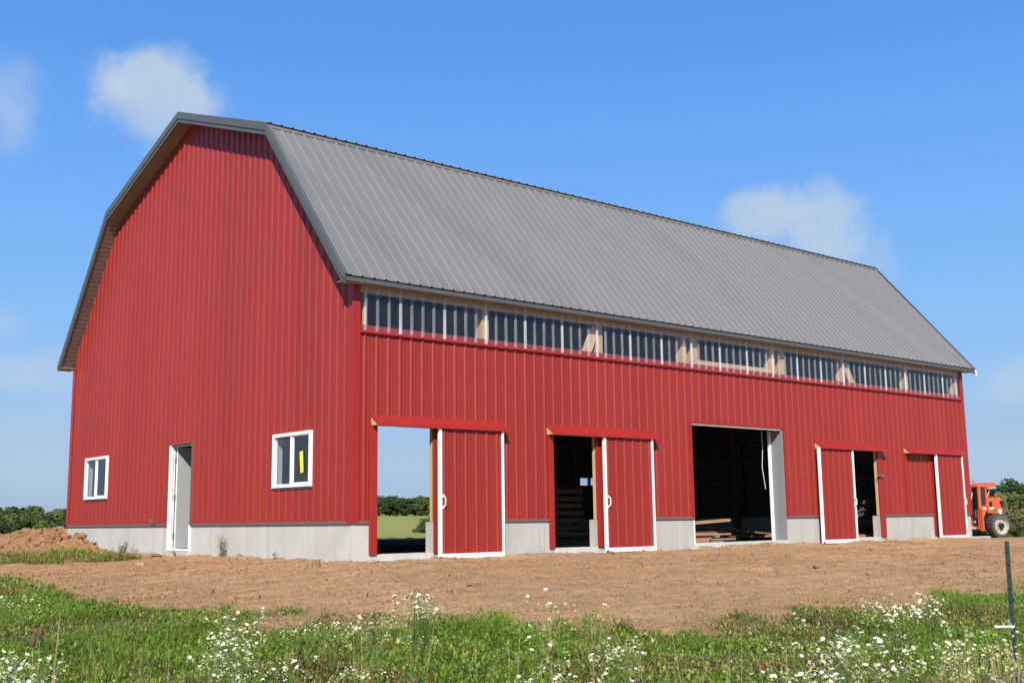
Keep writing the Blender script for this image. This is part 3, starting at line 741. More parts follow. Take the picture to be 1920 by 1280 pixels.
def polar_sheet(name, rs, m, attr=True, dz=0.0):
    A, Rr = np.meshgrid(azf, rs, indexing='ij')
    x = CX + Rr * np.cos(A); y = CY + Rr * np.sin(A); z = ground_z(x, y) + soil_fine(x, y) + dz
    gm = grass_mask(x, y)
    inside = (x > 0.02) & (x < L - .02) & (y > .02) & (y < W - .02)
    z = np.where(inside, np.minimum(z, -0.85), z)
    v = np.stack([x, y, z], -1).reshape(-1, 3); na, nr = A.shape
    i = np.arange(na); j = np.arange(nr - 1); I, J = np.meshgrid(i, j, indexing='ij'); I2 = (I + 1) % na
    f = np.stack([I * nr + J, I * nr + J + 1, I2 * nr + J + 1, I2 * nr + J], -1).reshape(-1, 4)[:, ::-1]
    me = np_mesh(name, v, f, [m], smooth_=True)
    a = me.attributes.new('grass', 'FLOAT', 'POINT'); a.data.foreach_set('value', gm.reshape(-1).astype(np.float32) * 0.85)
    cm = smooth(0.3, 2.0, y - W) * np.ones_like(x)
    a = me.attributes.new('crop', 'FLOAT', 'POINT'); a.data.foreach_set('value', cm.reshape(-1).astype(np.float32))
    o = bpy.data.objects.new(name, me); COL.objects.link(o); tag(o, kind='structure'); return o
rs1 = np.concatenate([[0.02, 0.5, 1.2, 2.2, 3.2, 4.2], np.geomspace(5, 10, 160), np.linspace(10, 32, 620)[1:], np.geomspace(32, 56, 60)[1:]])
polar_sheet('ground', rs1, M['soil'])
polar_sheet('field', np.geomspace(56, 2500, 110), M['field'])

# ---- clods and pebbles on the bare soil (nobody could count them)
def clods(n):
    base = bmesh.new(); bmesh.ops.create_icosphere(base, subdivisions=1, radius=1); bv = np.array([v.co[:] for v in base.verts]); bf = np.array([[v.index for v in f.verts] for f in base.faces]); base.free()
    az = rng.uniform(az0, az1, n); r = np.sqrt(rng.uniform(9**2, 29**2, n)) ; x = CX + r * np.cos(az); y = CY + r * np.sin(az)
    ok = ~((x > -0.03) & (y > -0.03)) & (grass_mask(x, y) < 0.5)
    clump = fbm(x * 1.5 + 3, y * 3.5 + 8, 3); ok &= rng.random(n) < smooth(0.42, 0.66, clump) + 0.06
    x, y = x[ok], y[ok]; k = len(x)
    s = 0.006 + 0.012 * rng.power(0.35, k) + 0.03 * (rng.random(k) > 0.985) * rng.random(k)
    z = ground_z(x, y) + soil_fine(x, y) + s * 0.3
    V = bv[None] * (1 + 0.35 * rng.standard_normal((k, len(bv), 1))) * s[:, None, None] * rng.uniform(0.6, 1.5, (k, 1, 3))
    V = V + np.stack([x, y, z], -1)[:, None]
    Fc = bf[None] + (np.arange(k) * len(bv))[:, None, None]
    me = np_mesh('soil_clods', V.reshape(-1, 3), Fc.reshape(-1, 3), [M['clod'], M['pebble']], np.repeat((rng.random(k) > 0.992).astype(int), len(bf)))
    o = bpy.data.objects.new('soil_clods', me); COL.objects.link(o); tag(o, 'small brown clods and crumbs scattered over the bare soil', 'clods', kind='stuff')
M['clod'] = mat('clod', (0.33, 0.20, 0.105), 0.95, spec=0.1, var=(0.24, 0.13, 0.075), vscale=2)
M['pebble'] = mat('pebble', (0.42, 0.32, 0.23), 0.9)
clods(90000)

def rock(name, px, py, size, m_, label, flat=0.5, seed=0):
    P = at_ground(px, py); rg = random.Random(seed)
    bm = bmesh.new(); bmesh.ops.create_icosphere(bm, subdivisions=3, radius=1)
    off = Vector((rg.uniform(0, 99), rg.uniform(0, 99), 0))
    from mathutils import noise as mn
    for v in bm.verts:
        n = mn.noise(v.co * 1.3 + off) * 0.45 + mn.noise(v.co * 3.5 + off) * 0.18
        v.co *= (1 + n); v.co.z *= flat
        v.co *= size
    me = bpy.data.meshes.new(name); bm.to_mesh(me); bm.free(); me.materials.append(m_)
    for f in me.polygons: f.use_smooth = False
    o = bpy.data.objects.new(name, me); COL.objects.link(o); o.location = (P.x, P.y, gz(P.x, P.y) + size * flat * 0.35); o.rotation_euler.z = rg.uniform(0, 6)
    return tag(o, label, 'rock' if name == 'stone' else 'clod', 'stones and big clods on the bare soil')
rock('stone', 263, 1061, 0.085, M['pebble'], 'pale flat stone on the soil below the entry door', 0.45, 1)
rock('dirt_clod', 320, 1072, 0.10, M['clod'], 'dark flat clod on the soil below and left of the entry door', 0.3, 2)
rock('stone', 350, 1078, 0.03, M['pebble'], 'tiny white stone on the soil below the entry door', 0.6, 3)
rock('dirt_clod', 350, 1040, 0.20, M['clod'], 'heaped clod of soil against the foundation under the entry door', 0.55, 4)
rock('dirt_clod', 290, 1045, 0.14, M['clod'], 'low clod of soil left of the entry door sill', 0.4, 14)
rock('dirt_clod', 1396, 1022, 0.085, M['clod'], 'round clod below the sill of the wide opening, left of its pair', 0.7, 5)
rock('dirt_clod', 1428, 1020, 0.075, M['clod'], 'smaller round clod below the sill of the wide opening', 0.6, 6)
rock('dirt_clod', 1491, 1017, 0.10, M['clod'], 'flat clod at the foot of the foundation right of the wide opening', 0.5, 7)
rock('dirt_clod', 1502, 1017, 0.11, M['clod'], 'larger clod at the foundation right of the wide opening', 0.6, 8)
rock('dirt_clod', 1773, 1058, 0.07, M['clod'], 'single dark clod on open soil below the last sliding door', 0.7, 9)
rock('dirt_clod', 450, 1045, 0.07, M['clod'], 'small clod against the concrete right of the leafy weed', 0.7, 10)
rock('stone', 1408, 1060, 0.035, M['pebble'], 'small pale stone on open soil below the wide opening', 0.6, 11)
rock('dirt_clod', 888, 1101, 0.08, M['clod'], 'dark crumbling clod on soil below the first sliding door', 0.4, 12)
rock('dirt_clod', 1008, 1086, 0.06, M['clod'], 'small dark clod on the soil below the second doorway', 0.5, 13)

# ---- excavated earth heap left of the barn
def mound():
    tip = at_ground(146, 1040); ax = Vector((tip.x, tip.y, 0))
    t2 = at_ground(-420, 1040); D = Vector((t2.x - tip.x, t2.y - tip.y, 0)); D.normalize(); Nn = Vector((-D.y, D.x, 0))
    if Nn.y < 0: Nn = -Nn
    nu, nv = 420, 200; us = np.linspace(-0.1, 8.2, nu); vs = np.linspace(-0.6, 3.4, nv)
    U, V = np.meshgrid(us, vs, indexing='ij')
    x = ax.x + D.x * U + Nn.x * V; y = ax.y + D.y * U + Nn.y * V
    prof_u = np.interp(U, [-0.1, 0.0, 0.35, 0.8, 1.2, 1.7, 2.1, 2.6, 3.2, 4.5, 6.5, 8.2], [0, 0.02, 0.14, 0.27, 0.36, 0.37, 0.30, 0.36, 0.40, 0.55, 0.4, 0])
    wv = np.clip(1 - ((V - 1.3) / 1.7) ** 2, 0, 1) ** 0.75
    w2 = (fbm(U * 1.7, V * 1.7 + 3, 3) - 0.5)
    n1 = (fbm(U * 2.6 + w2, V * 2.6 + w2, 4) - 0.5) * 0.40
    rid = (0.5 - np.abs(vnoise(U * 4 + 2 * w2, V * 4) - 0.5)) * 0.24 + (0.5 - np.abs(vnoise(U * 9, V * 9 + w2) - 0.5)) * 0.12 + (vnoise(U * 22, V * 22) - 0.5) * 0.06 + (vnoise(U * 45, V * 45) - .5) * .03
    env = prof_u * wv
    h = env * 1.02 + (n1 + rid - 0.15) * smooth(0, 0.35, env)
    h = np.where(env > 0.001, h, -0.1)
    z = ground_z(x, y) + h - 0.02
    dx = (fbm(U * 5 + 11, V * 5, 3) - 0.5) * 0.16 * smooth(0, .3, env)
    v = np.stack([x + dx * D.x, y + dx * D.y + dx, z], -1).reshape(-1, 3)
    I, J = np.meshgrid(np.arange(nu - 1), np.arange(nv - 1), indexing='ij')
    f = np.stack([I * nv + J, (I + 1) * nv + J, (I + 1) * nv + J + 1, I * nv + J + 1], -1).reshape(-1, 4)
    me = np_mesh('dirt_heap', v, f, [M['heap']], smooth_=False); o = bpy.data.objects.new('dirt_heap', me); COL.objects.link(o)
    bb = bmesh.new(); bmesh.ops.create_icosphere(bb, subdivisions=1, radius=1); bv = np.array([q.co[:] for q in bb.verts]); bf = np.array([[q.index for q in g_.verts] for g_ in bb.faces]); bb.free()
    pick = rng.choice(np.flatnonzero((env > .04).ravel()), 1500); k = len(pick); sz = 0.015 + 0.085 * rng.random(k) ** 4
    V2 = bv[None] * (1 + .3 * rng.standard_normal((k, len(bv), 1))) * sz[:, None, None] * rng.uniform(.6, 1.4, (k, 1, 3)) + v[pick][:, None]
    c2 = bpy.data.objects.new('heap_clods', np_mesh('heap_clods', V2.reshape(-1, 3), (bf[None] + (np.arange(k) * len(bv))[:, None, None]).reshape(-1, 3), [M['heap']])); COL.objects.link(c2); c2.parent = o; c2['kind'] = 'stuff'
    tag(o, 'lumpy heap of excavated orange brown earth beside the gable end of the barn', 'dirt heap')
M['heap'] = mat('heap_earth', (0.38, 0.215, 0.105), 0.95, spec=0.1, var=(0.23, 0.12, 0.062), vscale=2.4, bump=0.9, bscale=14, detail=8)
mound()

# ================================================================== GRASS (stuff)
def leafmat(name, c, v, tl=0.35):
    return mat(name, c, 0.55, spec=0.25, var=v, vscale=1.2, translucent=tl)
LEAF = [leafmat('leaf_bright', (0.26, 0.37, 0.048), (0.17, 0.27, 0.036), .42), leafmat('leaf_mid', (0.11, 0.175, 0.030), (0.06, 0.105, 0.022), .4), leafmat('leaf_olive', (0.34, 0.32, 0.08), (0.24, 0.23, 0.055), .4),
        leafmat('leaf_straw', (0.50, 0.42, 0.21), (0.38, 0.30, 0.14), 0.25), leafmat('leaf_brown', (0.26, 0.16, 0.08), (0.17, 0.10, 0.05), 0.1)]
def blades(n, rmin, rmax, dens, hfun, wid, mats_p, name, label, fan=R(33), lean=1.1, leaf=False):
    az = rng.uniform(R(49.5) - fan, R(49.5) + fan, n); r = np.sqrt(rng.uniform(rmin**2, rmax**2, n)); x = CX + r * np.cos(az); y = CY + r * np.sin(az)
    ok = ((x < -0.02) | (y < -0.02) | (x > L + .02)) & (rng.random(n) < dens(x, y)); x, y = x[ok], y[ok]; k = len(x)
    z = ground_z(x, y) + soil_fine(x, y)
    h = hfun(x, y) * rng.uniform(0.5, 1.2, k); th = rng.uniform(0, 2 * np.pi, k); ln = rng.uniform(0.1, 1.0, k) * lean
    w = rng.uniform(0.6, 1.3, k) * wid
    d = np.stack([np.cos(th), np.sin(th), 0 * th], -1); sd = np.stack([-np.sin(th), np.cos(th), 0 * th], -1); up = np.array([0, 0, 1.0])
    b = np.stack([x, y, z], -1)
    if leaf:      # small leaf held at a height, random tilt
        hh = h * rng.uniform(0.2, 1.0, k); b = b + hh[:, None] * up
        tl = rng.uniform(-0.5, 1.35, k); d2 = d * np.cos(tl)[:, None] + up * np.sin(tl)[:, None]
        ln_ = w * rng.uniform(1.6, 2.8, k)
        V = np.stack([b, b + d2 * (ln_ * .5)[:, None] + sd * (w * .5)[:, None] + up * .003, b + d2 * ln_[:, None], b + d2 * (ln_ * .5)[:, None] - sd * (w * .5)[:, None] + up * .003], 1)
        Fc = np.arange(k * 4).reshape(k, 4); per = 1
    else:
        m1 = b + up * (h * .55)[:, None] + d * (h * ln * .3)[:, None]; tip = b + up * (h * (1 - .35 * ln))[:, None] + d * (h * ln)[:, None]
        V = np.stack([b - sd * (w * .5)[:, None], b + sd * (w * .5)[:, None], m1 + sd * (w * .45)[:, None], m1 - sd * (w * .45)[:, None], tip + sd * (w * .08)[:, None], tip - sd * (w * .08)[:, None]], 1)
        q = np.array([[0, 1, 2, 3], [3, 2, 4, 5]]); Fc = (q[None] + (np.arange(k) * 6)[:, None, None]).reshape(-1, 4); per = 2
    patch = fbm(x * 0.9 + 31, y * 0.9 + 77, 3)
    p0 = np.array(mats_p, float); u = rng.random(k)
    sh = np.clip((patch - 0.5) * 1.6, -0.35, 0.35)
    cum = np.cumsum(p0 / p0.sum()); mi = np.searchsorted(cum, np.clip(u + sh * (u > 0.02), 0, 0.9999)); mi = np.minimum(mi, len(p0) - 1)
    me = np_mesh(name, V.reshape(-1, 3), Fc, LEAF, np.repeat(mi, per)); o = bpy.data.objects.new(name, me); COL.objects.link(o)
    tag(o, label, 'grass', kind='stuff'); return o
hN = lambda x, y: (0.03 + 0.13 * smooth(0.3, 0.75, fbm(x * 1.1 + 3, y * 1.1, 4)) * (.5 + vnoise(x * 5, y * 5))) * (0.35 + 0.65 * grass_mask(x, y))
gm_ = lambda x, y: smooth(0.1, 0.9, grass_mask(x, y)) ** 1.3
rcut = lambda x, y: np.hypot(x - CX, y - CY)
blades(420000, 4.6, 15.5, lambda x, y: gm_(x, y) * (0.35 + 0.65 * smooth(0.35, 0.6, fbm(x * 4 + 2, y * 4, 3))), lambda x, y: hN(x, y) * 1.1, 0.0060, (4.6, 3.4, 2.8, 1.1, .2), 'meadow_grass', 'short green meadow grass in the foreground')
blades(470000, 4.6, 15.5, lambda x, y: gm_(x, y) * (0.38 + 0.62 * smooth(0.40, 0.54, fbm(x * 2.4 + 9, y * 2.4, 4))), lambda x, y: hN(x, y) * 1.05, 0.015, (5, 4.2, 2.0, .35, .1), 'ground_cover', 'low leafy clover and weeds growing among the foreground grass', leaf=True)
blades(90000, 4.6, 14, lambda x, y: gm_(x, y) * smooth(0.45, 0.6, fbm(x * 1.2 + 60, y * 1.2, 3)), lambda x, y: hN(x, y) * 1.3, 0.022, (4.5, 5, 1.6, .3, .2), 'broadleaf_weeds', 'taller broad-leaved weeds tangled in the foreground grass', leaf=True)
blades(420000, 15.5, 30, lambda x, y: gm_(x, y) * .5, lambda x, y: hN(x, y) * 1.1, 0.010, (6, 2.5, 1.5, .4, .1), 'grass_strip', 'strip of rough green grass in front of the dirt heap')
blades(420000, 15.5, 30, lambda x, y: gm_(x, y), lambda x, y: hN(x, y) * 1.3, 0.022, (6, 3, 1.0, .2, .05), 'strip_weeds', 'low leafy weeds in the green strip before the dirt heap', leaf=True)
blades(200000, 9, 24, lambda x, y: sparse_mask(x, y) * 0.45, lambda x, y: 0.03 + 0 * x, 0.006, (1.4, 1, 3, 3, 1.5), 'sparse_grass', 'thin yellowing grass sprouting on the bare soil')
blades(60000, 9, 22, lambda x, y: sparse_mask(x, y) * 0.5, lambda x, y: 0.025 + 0 * x, 0.014, (2.4, 2, 3, 1, .8), 'sparse_weeds', 'scattered low weeds sprouting on the bare soil', leaf=True)

# ================================================================== FLOWERS
M['petal'] = mat('white_petal', (0.86, 0.86, 0.84), 0.6, translucent=0.25)
M['disc'] = mat('yellow_disc', (0.62, 0.42, 0.03), 0.7)
M['stem'] = mat('stem_green', (0.19, 0.25, 0.06), 0.6, var=(0.13, 0.17, 0.045), translucent=.2)
M['stemdry'] = mat('stem_dry', (0.42, 0.32, 0.17), 0.7, var=(0.32, 0.22, 0.11))
M['bud'] = mat('pale_bud', (0.42, 0.45, 0.16), 0.7)
M['seed'] = mat('seed_head', (0.10, 0.055, 0.035), 0.9, var=(0.16, 0.09, 0.05), vscale=20)
M['withered'] = mat('withered_yellow', (0.45, 0.30, 0.08), 0.8, var=(0.36, 0.20, 0.06))
def head_mesh(i):
    rg = random.Random(i); r = 0.0100; mb = MB(); n = 16 + i
    for k in range(n):
        t = 2 * math.pi * k / n + rg.uniform(-.1, .1); l = r * rg.uniform(.85, 1.1); w = 0.0019; dz = rg.uniform(-.001, .0025)
        c, s = math.cos(t), math.sin(t)
        mb.quad([(c * .003 + s * w, s * .003 - c * w, 0), (c * l + s * w * 1.2, s * l - c * w * 1.2, dz), (c * l - s * w * 1.2, s * l + c * w * 1.2, dz), (c * .003 - s * w, s * .003 + c * w, 0)], 0)
    m = 8
    for ring, (ra, za, rb, zb) in enumerate(((.0042, .0002, .0034, .0018), (.0034, .0018, 0.0001, .0026))):
        for k in range(m):
            a, b = 2 * math.pi * k / m, 2 * math.pi * (k + 1) / m
            mb.quad([(ra * math.cos(a), ra * math.sin(a), za), (ra * math.cos(b), ra * math.sin(b), za), (rb * math.cos(b), rb * math.sin(b), zb), (rb * math.cos(a), rb * math.sin(a), zb)], 1)
    return mb.mesh('flower_head', [M['petal'], M['disc']])
HEADS = [head_mesh(i) for i in range(5)]
npl = 0
def fleabane(px, py, d, label, group, heads=9, spread=0.14, tall=None, dry=False, hs=1.0, rg=random):
    """plant whose flower tops stand around the given sight point at distance d"""
    top = at_depth(px, py, d); g = gz(top.x, top.y); hgt = top.z - g
    if hgt < 0.12: top.z = g + 0.2; hgt = 0.2
    o = empty('fleabane_plant', (top.x, top.y, g), rg.uniform(0, 6)); tag(o, label, 'flowering plant', group)
    lx, ly = rg.uniform(-.05, .05), rg.uniform(-.05, .05)
    mb = MB(); sm = 0
    spine = [(0, 0, -0.02), (lx * .3, ly * .3, hgt * .4), (lx * .7, ly * .7, hgt * .62), (lx, ly, hgt * .85)]
    mb.tube(spine, [.003, .0026, .002, .0014], 5, 0)
    tips = []
    for k in range(heads):
        a = rg.uniform(0, 6.28); s = spread * math.sqrt(rg.random()); f = rg.uniform(.45, .85)
        bx, by, bz = lx * f, ly * f, hgt * (f * .85 + .08)
        tz = hgt * rg.uniform(.88, 1.04) - s * 0.25
        tip = (bx + math.cos(a) * s, by + math.sin(a) * s, max(tz, bz + .02)); mid = ((bx + tip[0]) / 2 * 1.05, (by + tip[1]) / 2 * 1.05, bz * .6 + tip[2] * .4)
        mb.tube([(bx, by, bz), mid, tip], [.0014, .0011, .0008], 4, 0, cap=False); tips.append(tip)
    for k in range(int(heads * 1.6)):      # buds and narrow leaves
        t = tips[rg.randrange(heads)]; a = rg.uniform(0, 6.28); q = (t[0] + math.cos(a) * .018, t[1] + math.sin(a) * .018, t[2] - rg.uniform(.005, .03)); s = rg.uniform(.0025, .0045)
        mb.box(q[0] - s, q[0] + s, q[1] - s, q[1] + s, q[2] - s, q[2] + s, 1)
    for k in range(14 + heads * 2):
        f = rg.uniform(.1, .98); a = rg.uniform(0, 6.28); l = rg.uniform(.03, .07); w = l * .13
        p_ = Vector((lx * f, ly * f, hgt * f * .9)); dd = Vector((math.cos(a), math.sin(a), rg.uniform(-.1, .7))); sd = Vector((-math.sin(a), math.cos(a), 0)) * w
        mb.quad([p_, p_ + dd * l * .5 + sd, p_ + dd * l, p_ + dd * l * .5 - sd], 2)
    st = mb.build('stem', [M['stemdry'] if dry else M['stem'], M['bud'], LEAF[3] if dry else LEAF[0]], o)
    for t in tips:
        if dry and rg.random() < .5: continue
        h = bpy.data.objects.new('flower_head', HEADS[rg.randrange(5)]); COL.objects.link(h); h.parent = o; h.location = t
        tilt = Vector((rg.gauss(0, .45), rg.gauss(0, .45), 1)).normalized(); h.rotation_euler = tilt.to_track_quat('Z', 'Y').to_euler(); s = rg.uniform(.8, 1.25) * hs; h.scale = (s, s, s)
    return o
rf = random.Random(3)
def patch(n, x0, x1, y0, y1, label, group, dmin=5.6, dmax=7.6, heads=(5, 11), **k):
    for i in range(int(n * 1.55)):
        px = rf.uniform(x0, x1); py = rf.uniform(y0, y1)
        fleabane(px, py, rf.uniform(dmin, dmax), label, group, rf.randint(*heads), rg=rf, **k)
GP = 'fleabane plants flowering in the foreground grass'
patch(12, -20, 85, 1205, 1275, 'white fleabane of the dense clump in the lower left corner', GP)
patch(3, 0, 60, 1098, 1125, 'small white fleabane beside the soil edge near the left border', GP, 9, 10, (3, 6))
patch(15, 385, 560, 1200, 1285, 'white fleabane of the dense patch in the lower left centre', GP)
patch(6, 395, 500, 1150, 1190, 'white fleabane near the soil edge above the dense lower left patch', GP, 6.5, 8, (5, 9))
fleabane(487, 1145, 7.2, 'fleabane with one tight cluster of white heads standing against the soil', GP, 13, 0.045, rg=rf)
fleabane(445, 1152, 7.4, 'fleabane with loose white heads left of the tight white cluster', GP, 9, 0.08, rg=rf)
patch(7, 545, 660, 1158, 1180, 'sparse small-headed fleabane along the soil edge left of the tallest plants', GP, 8, 9, (4, 8), hs=.75)
fleabane(768, 1112, 6.6, 'tall bushy fleabane rising furthest over the soil at the centre left', GP, 38, 0.13, rg=rf)
fleabane(785, 1128, 6.8, 'tall fleabane leaning right of the tallest centre left plant', GP, 26, 0.11, rg=rf)
fleabane(705, 1142, 6.8, 'leaning fleabane with small heads left of the tallest centre left plant', GP, 24, 0.15, hs=.7, rg=rf)
patch(4, 690, 800, 1165, 1200, 'low fleabane at the foot of the tall centre left plants', GP, 7, 8, (4, 7), hs=.8)
patch(4, 640, 700, 1236, 1250, 'white fleabane standing alone between the left patch and the centre', GP, 6, 7, (4, 6))
fleabane(1035, 1108, 6.2, 'spindly yellowing fleabane with few buds above the soil at the centre', GP, 8, 0.13, dry=True, rg=rf)
fleabane(1112, 1122, 6.4, 'grey green fleabane with side branches above the soil at the centre', GP, 13, 0.16, dry=True, hs=.7, rg=rf)
fleabane(1012, 1163, 6.6, 'fleabane with three white heads low beside the centre soil edge', GP, 6, 0.08, rg=rf)
patch(9, 1010, 1190, 1190, 1275, 'white fleabane scattered in the grass at the bottom centre', GP, 5.6, 7, (4, 8))
patch(4, 1120, 1190, 1185, 1210, 'white fleabane just below the soil edge right of the centre', GP, 7, 7.6, (4, 7))
patch(3, 980, 1020, 1262, 1280, 'white fleabane touching the bottom of the view near the centre', GP, 5.4, 6, (5, 8))
fleabane(1688, 1112, 6.4, 'tall spreading fleabane above the soil edge at the right', GP, 34, 0.24, rg=rf)
fleabane(1735, 1112, 6.8, 'tall fleabane with dense white top right of the spreading one', GP, 26, 0.11, rg=rf)
fleabane(1662, 1128, 6.6, 'fleabane with loose heads left of the tall spreading one at the right', GP, 20, 0.17, rg=rf)
fleabane(1664, 1145, 6.2, 'fleabane with tight white umbel below the tall spreading one', GP, 12, 0.04, rg=rf)
fleabane(1490, 1145, 7.4, 'upright green fleabane with few heads at the right soil edge', GP, 8, 0.08, hs=.9, rg=rf)
patch(12, 1540, 1680, 1165, 1235, 'large-headed white fleabane in the upper part of the right patch', GP, 5.8, 7, (5, 9), hs=1.15)
patch(14, 1450, 1660, 1230, 1290, 'white fleabane in the lower part of the right patch', GP, 5.4, 6.4, (5, 9), hs=1.05)
patch(8, 1660, 1800, 1195, 1250, 'white fleabane between the right patch and the green post', GP, 5.6, 6.6, (5, 9))
patch(3, 1445, 1520, 1195, 1215, 'white fleabane at the left end of the right patch', GP, 6.4, 7, (3, 6), hs=.9)
for px, py, d in ((1790, 1180, 5.2), (1812, 1195, 5.0), (1835, 1188, 5.3), (1850, 1215, 4.9), (1868, 1180, 5.2), (1880, 1205, 4.8), (1902, 1192, 5.1), (1830, 1225, 4.8), (1862, 1240, 4.7), (1890, 1235, 4.7), (1910, 1225, 4.9), (1925, 1200, 5.0), (1806, 1240, 5.0), (1775, 1215, 5.3)):
    fleabane(px, py, d, 'withered yellow fleabane stalk in the dry clump around the green post', 'withered fleabane around the post', 7, 0.07, dry=True, hs=.8, rg=rf)
fleabane(1893, 1168, 5.6, 'withered fleabane with one large white head in front of the green post', 'withered fleabane around the post', 3, 0.02, dry=True, hs=1.3, rg=rf)

# ---- dry stalks and seed heads
def stalk(px_top, py_top, d, px_low, label, seed=False, m_='stemdry', name='dry_stalk', w=.0022, group='dry stalks in the foreground grass'):
    T = at_depth(px_top, py_top, d); B = at_depth(px_low, 1240, d); B.z = gz(B.x, B.y)
    o = empty(name, B); tag(o, label, 'stalk', group); t = T - B
    mb = MB(); b = Vector((0, 0, 0)); mid = t * .5 + Vector((0, 0, t.length * .03)); mb.tube([b - Vector((0, 0, .03)), t * .25, mid, t * .8, t], [w, w * .9, w * .8, w * .6, w * .35], 5)
    mb.build('stem', M[m_], o)
    if seed:
        mb = MB(); q = t.normalized(); mb.tube([t - q * .045, t - q * .03, t - q * .01, t + q * .012, t + q * .022], [.002, .011, .013, .008, .001], 8); mb.build('seed_head', M['seed'], o, smooth_=True)
    else:
        mb = MB(); q = t.normalized()
        for k in range(16):
            f = 1 - k * .018; P_ = t * f; a = k * 2.4; dv = Vector((math.cos(a) * .010, math.sin(a) * .010, .016)); sd = Vector((-math.sin(a), math.cos(a), 0)) * .0018
            mb.quad([P_ - sd, P_ + dv * .6 + sd, P_ + dv, P_ + dv * .6 - sd])
        mb.build('grass_spike', M[m_], o)
    return o
stalk(76, 1180, 5.2, 70, 'dark seed head on a straight stalk in the grass at the lower left', True, name='seed_stalk')
#
stalk(63, 1195, 5.3, 60, 'second dark seed head just left of the larger one at the lower left', True, name='seed_stalk')
stalk(113, 1148, 5.0, 88, 'long bare brown stalk leaning right at the lower left', w=.004, m_='stemdry')
stalk(258, 1118, 7.6, 258, 'thin dark dead stem standing at the soil edge in the left third', m_='seed', w=.003); stalk(270, 1135, 7.4, 270, 'short dark forked stem right of the thin dark dead stem', m_='seed', w=.0035)
stalk(676, 1103, 6.2, 682, 'pale dry stalk against the soil left of the tall fleabane'); stalk(662, 1140, 6.4, 668, 'shorter pale stalk left of the pale dry stalk by the tall fleabane')
stalk(978, 1098, 6.0, 964, 'tall thin straw stalk against the soil left of centre'); stalk(1253, 1146, 5.6, 1300, 'pale stalk leaning left from the grass right of centre', w=.0028)
stalk(1475, 1208, 5.4, 1460, 'short straw stalk at the left end of the right flower patch', w=.003); stalk(1283, 1145, 6.6, 1285, 'dark dead twig at the soil edge right of the leaning pale stalk', m_='seed')
stalk(1366, 1190, 6, 1366, 'upright straw stalk in the plain grass right of centre'); stalk(1390, 1172, 6, 1384, 'taller straw stalk beside the upright one in the plain grass')
stalk(318, 1210, 5.6, 315, 'yellowish stalk in the grass left of the dense lower left patch'); stalk(953, 1200, 5.6, 958, 'short straw stalk in the grass left of the bottom centre flowers')
stalk(815, 1165, 5.8, 775, 'long straw stem leaning far right beside the tall fleabane'); stalk(1200, 1220, 5.4, 1212, 'short straw stalk right of the bottom centre flowers')
rs = random.Random(5)
for i in range(46):
    px = rs.uniform(0, 1900); py = rs.uniform(1195, 1262); lab = 'thin straw-coloured grass stem in the %s of the foreground grass' % ('left third' if px < 640 else 'middle third' if px < 1280 else 'right third')
    stalk(px, py, rs.uniform(5.6, 7.0), px + rs.uniform(-40, 40), lab, w=.0014, name='grass_stem', group='thin grass stems in the foreground')

# ---- leafy weeds by the wall
def weed(P, h, n, label, name='leafy_weed', spread=.5, m_=1, seed=0, lw=.16):
    rg = random.Random(seed); o = empty(name, P, 0); tag(o, label, 'weed', 'weeds at the foot of the barn wall'); mb = MB(); lf = MB()
    for k in range(n):
        a = rg.uniform(0, 6.28); s = spread * h * rg.uniform(.1, 1) * .6; hh = h * rg.uniform(.6, 1)
        pts = [(0, 0, -.02), (math.cos(a) * s * .4, math.sin(a) * s * .4, hh * .5), (math.cos(a) * s, math.sin(a) * s, hh)]; mb.tube(pts, [.004, .003, .0015], 5)
        for j in range(12):
            f = rg.uniform(.15, 1); p_ = Vector(pts[0]).lerp(Vector(pts[1]), f * 2) if f < .5 else Vector(pts[1]).lerp(Vector(pts[2]), f * 2 - 1)
            b = rg.uniform(0, 6.28); l = h * rg.uniform(.18, .34); dd = Vector((math.cos(b), math.sin(b), rg.uniform(-.2, .6))); sd = Vector((-math.sin(b), math.cos(b), 0)) * l * lw
            lf.quad([p_, p_ + dd * l * .45 + sd, p_ + dd * l + Vector((0, 0, -l * .35)), p_ + dd * l * .45 - sd])
    mb.build('stem', M['stem'], o); lf.build('leaves', LEAF[m_], o); return o
def wallpt(px):
    v = ray(px, 1044); t = (-0.12 - CX) / v.x; P = Vector((CX, CY, CZ)) + v * t; P.z = gz(P.x, P.y); return P
weed(wallpt(414), 0.42, 7, 'pale green long-leaved weed growing against the concrete right of the entry door', m_=2, seed=1, lw=.09)
weed(wallpt(225), 0.30, 4, 'dark leafy weed at the foundation left of the entry door', seed=2, spread=1.2)
weed(wallpt(247), 0.26, 2, 'thin upright weed at the foundation between the leafy weed and the entry door', seed=3, lw=.08, spread=.3)
weed(wallpt(516), 0.16, 4, 'tiny pale weed at the foundation below the sticker window', m_=2, seed=4, spread=1)
weed(wallpt(330), 0.14, 5, 'low yellow weed in front of the entry door sill', m_=2, seed=5, spread=1.8)
sp = onP = ray(288, 974); t_ = (-0.05 - CX) / sp.x; P_ = Vector((CX, CY, CZ)) + sp * t_
o = empty('leaf_sprig', (-0.03, P_.y, 0.0)); tag(o, 'yellow green leaf sprig sticking out of the base flashing left of the entry door', 'weed')
mb = MB(); mb.tube([(0, 0, 0), (-.02, -.02, .06), (-.03, -.02, .1)], [.004, .003, .002], 5); mb.build('stem', M['stem'], o)
mb = MB()
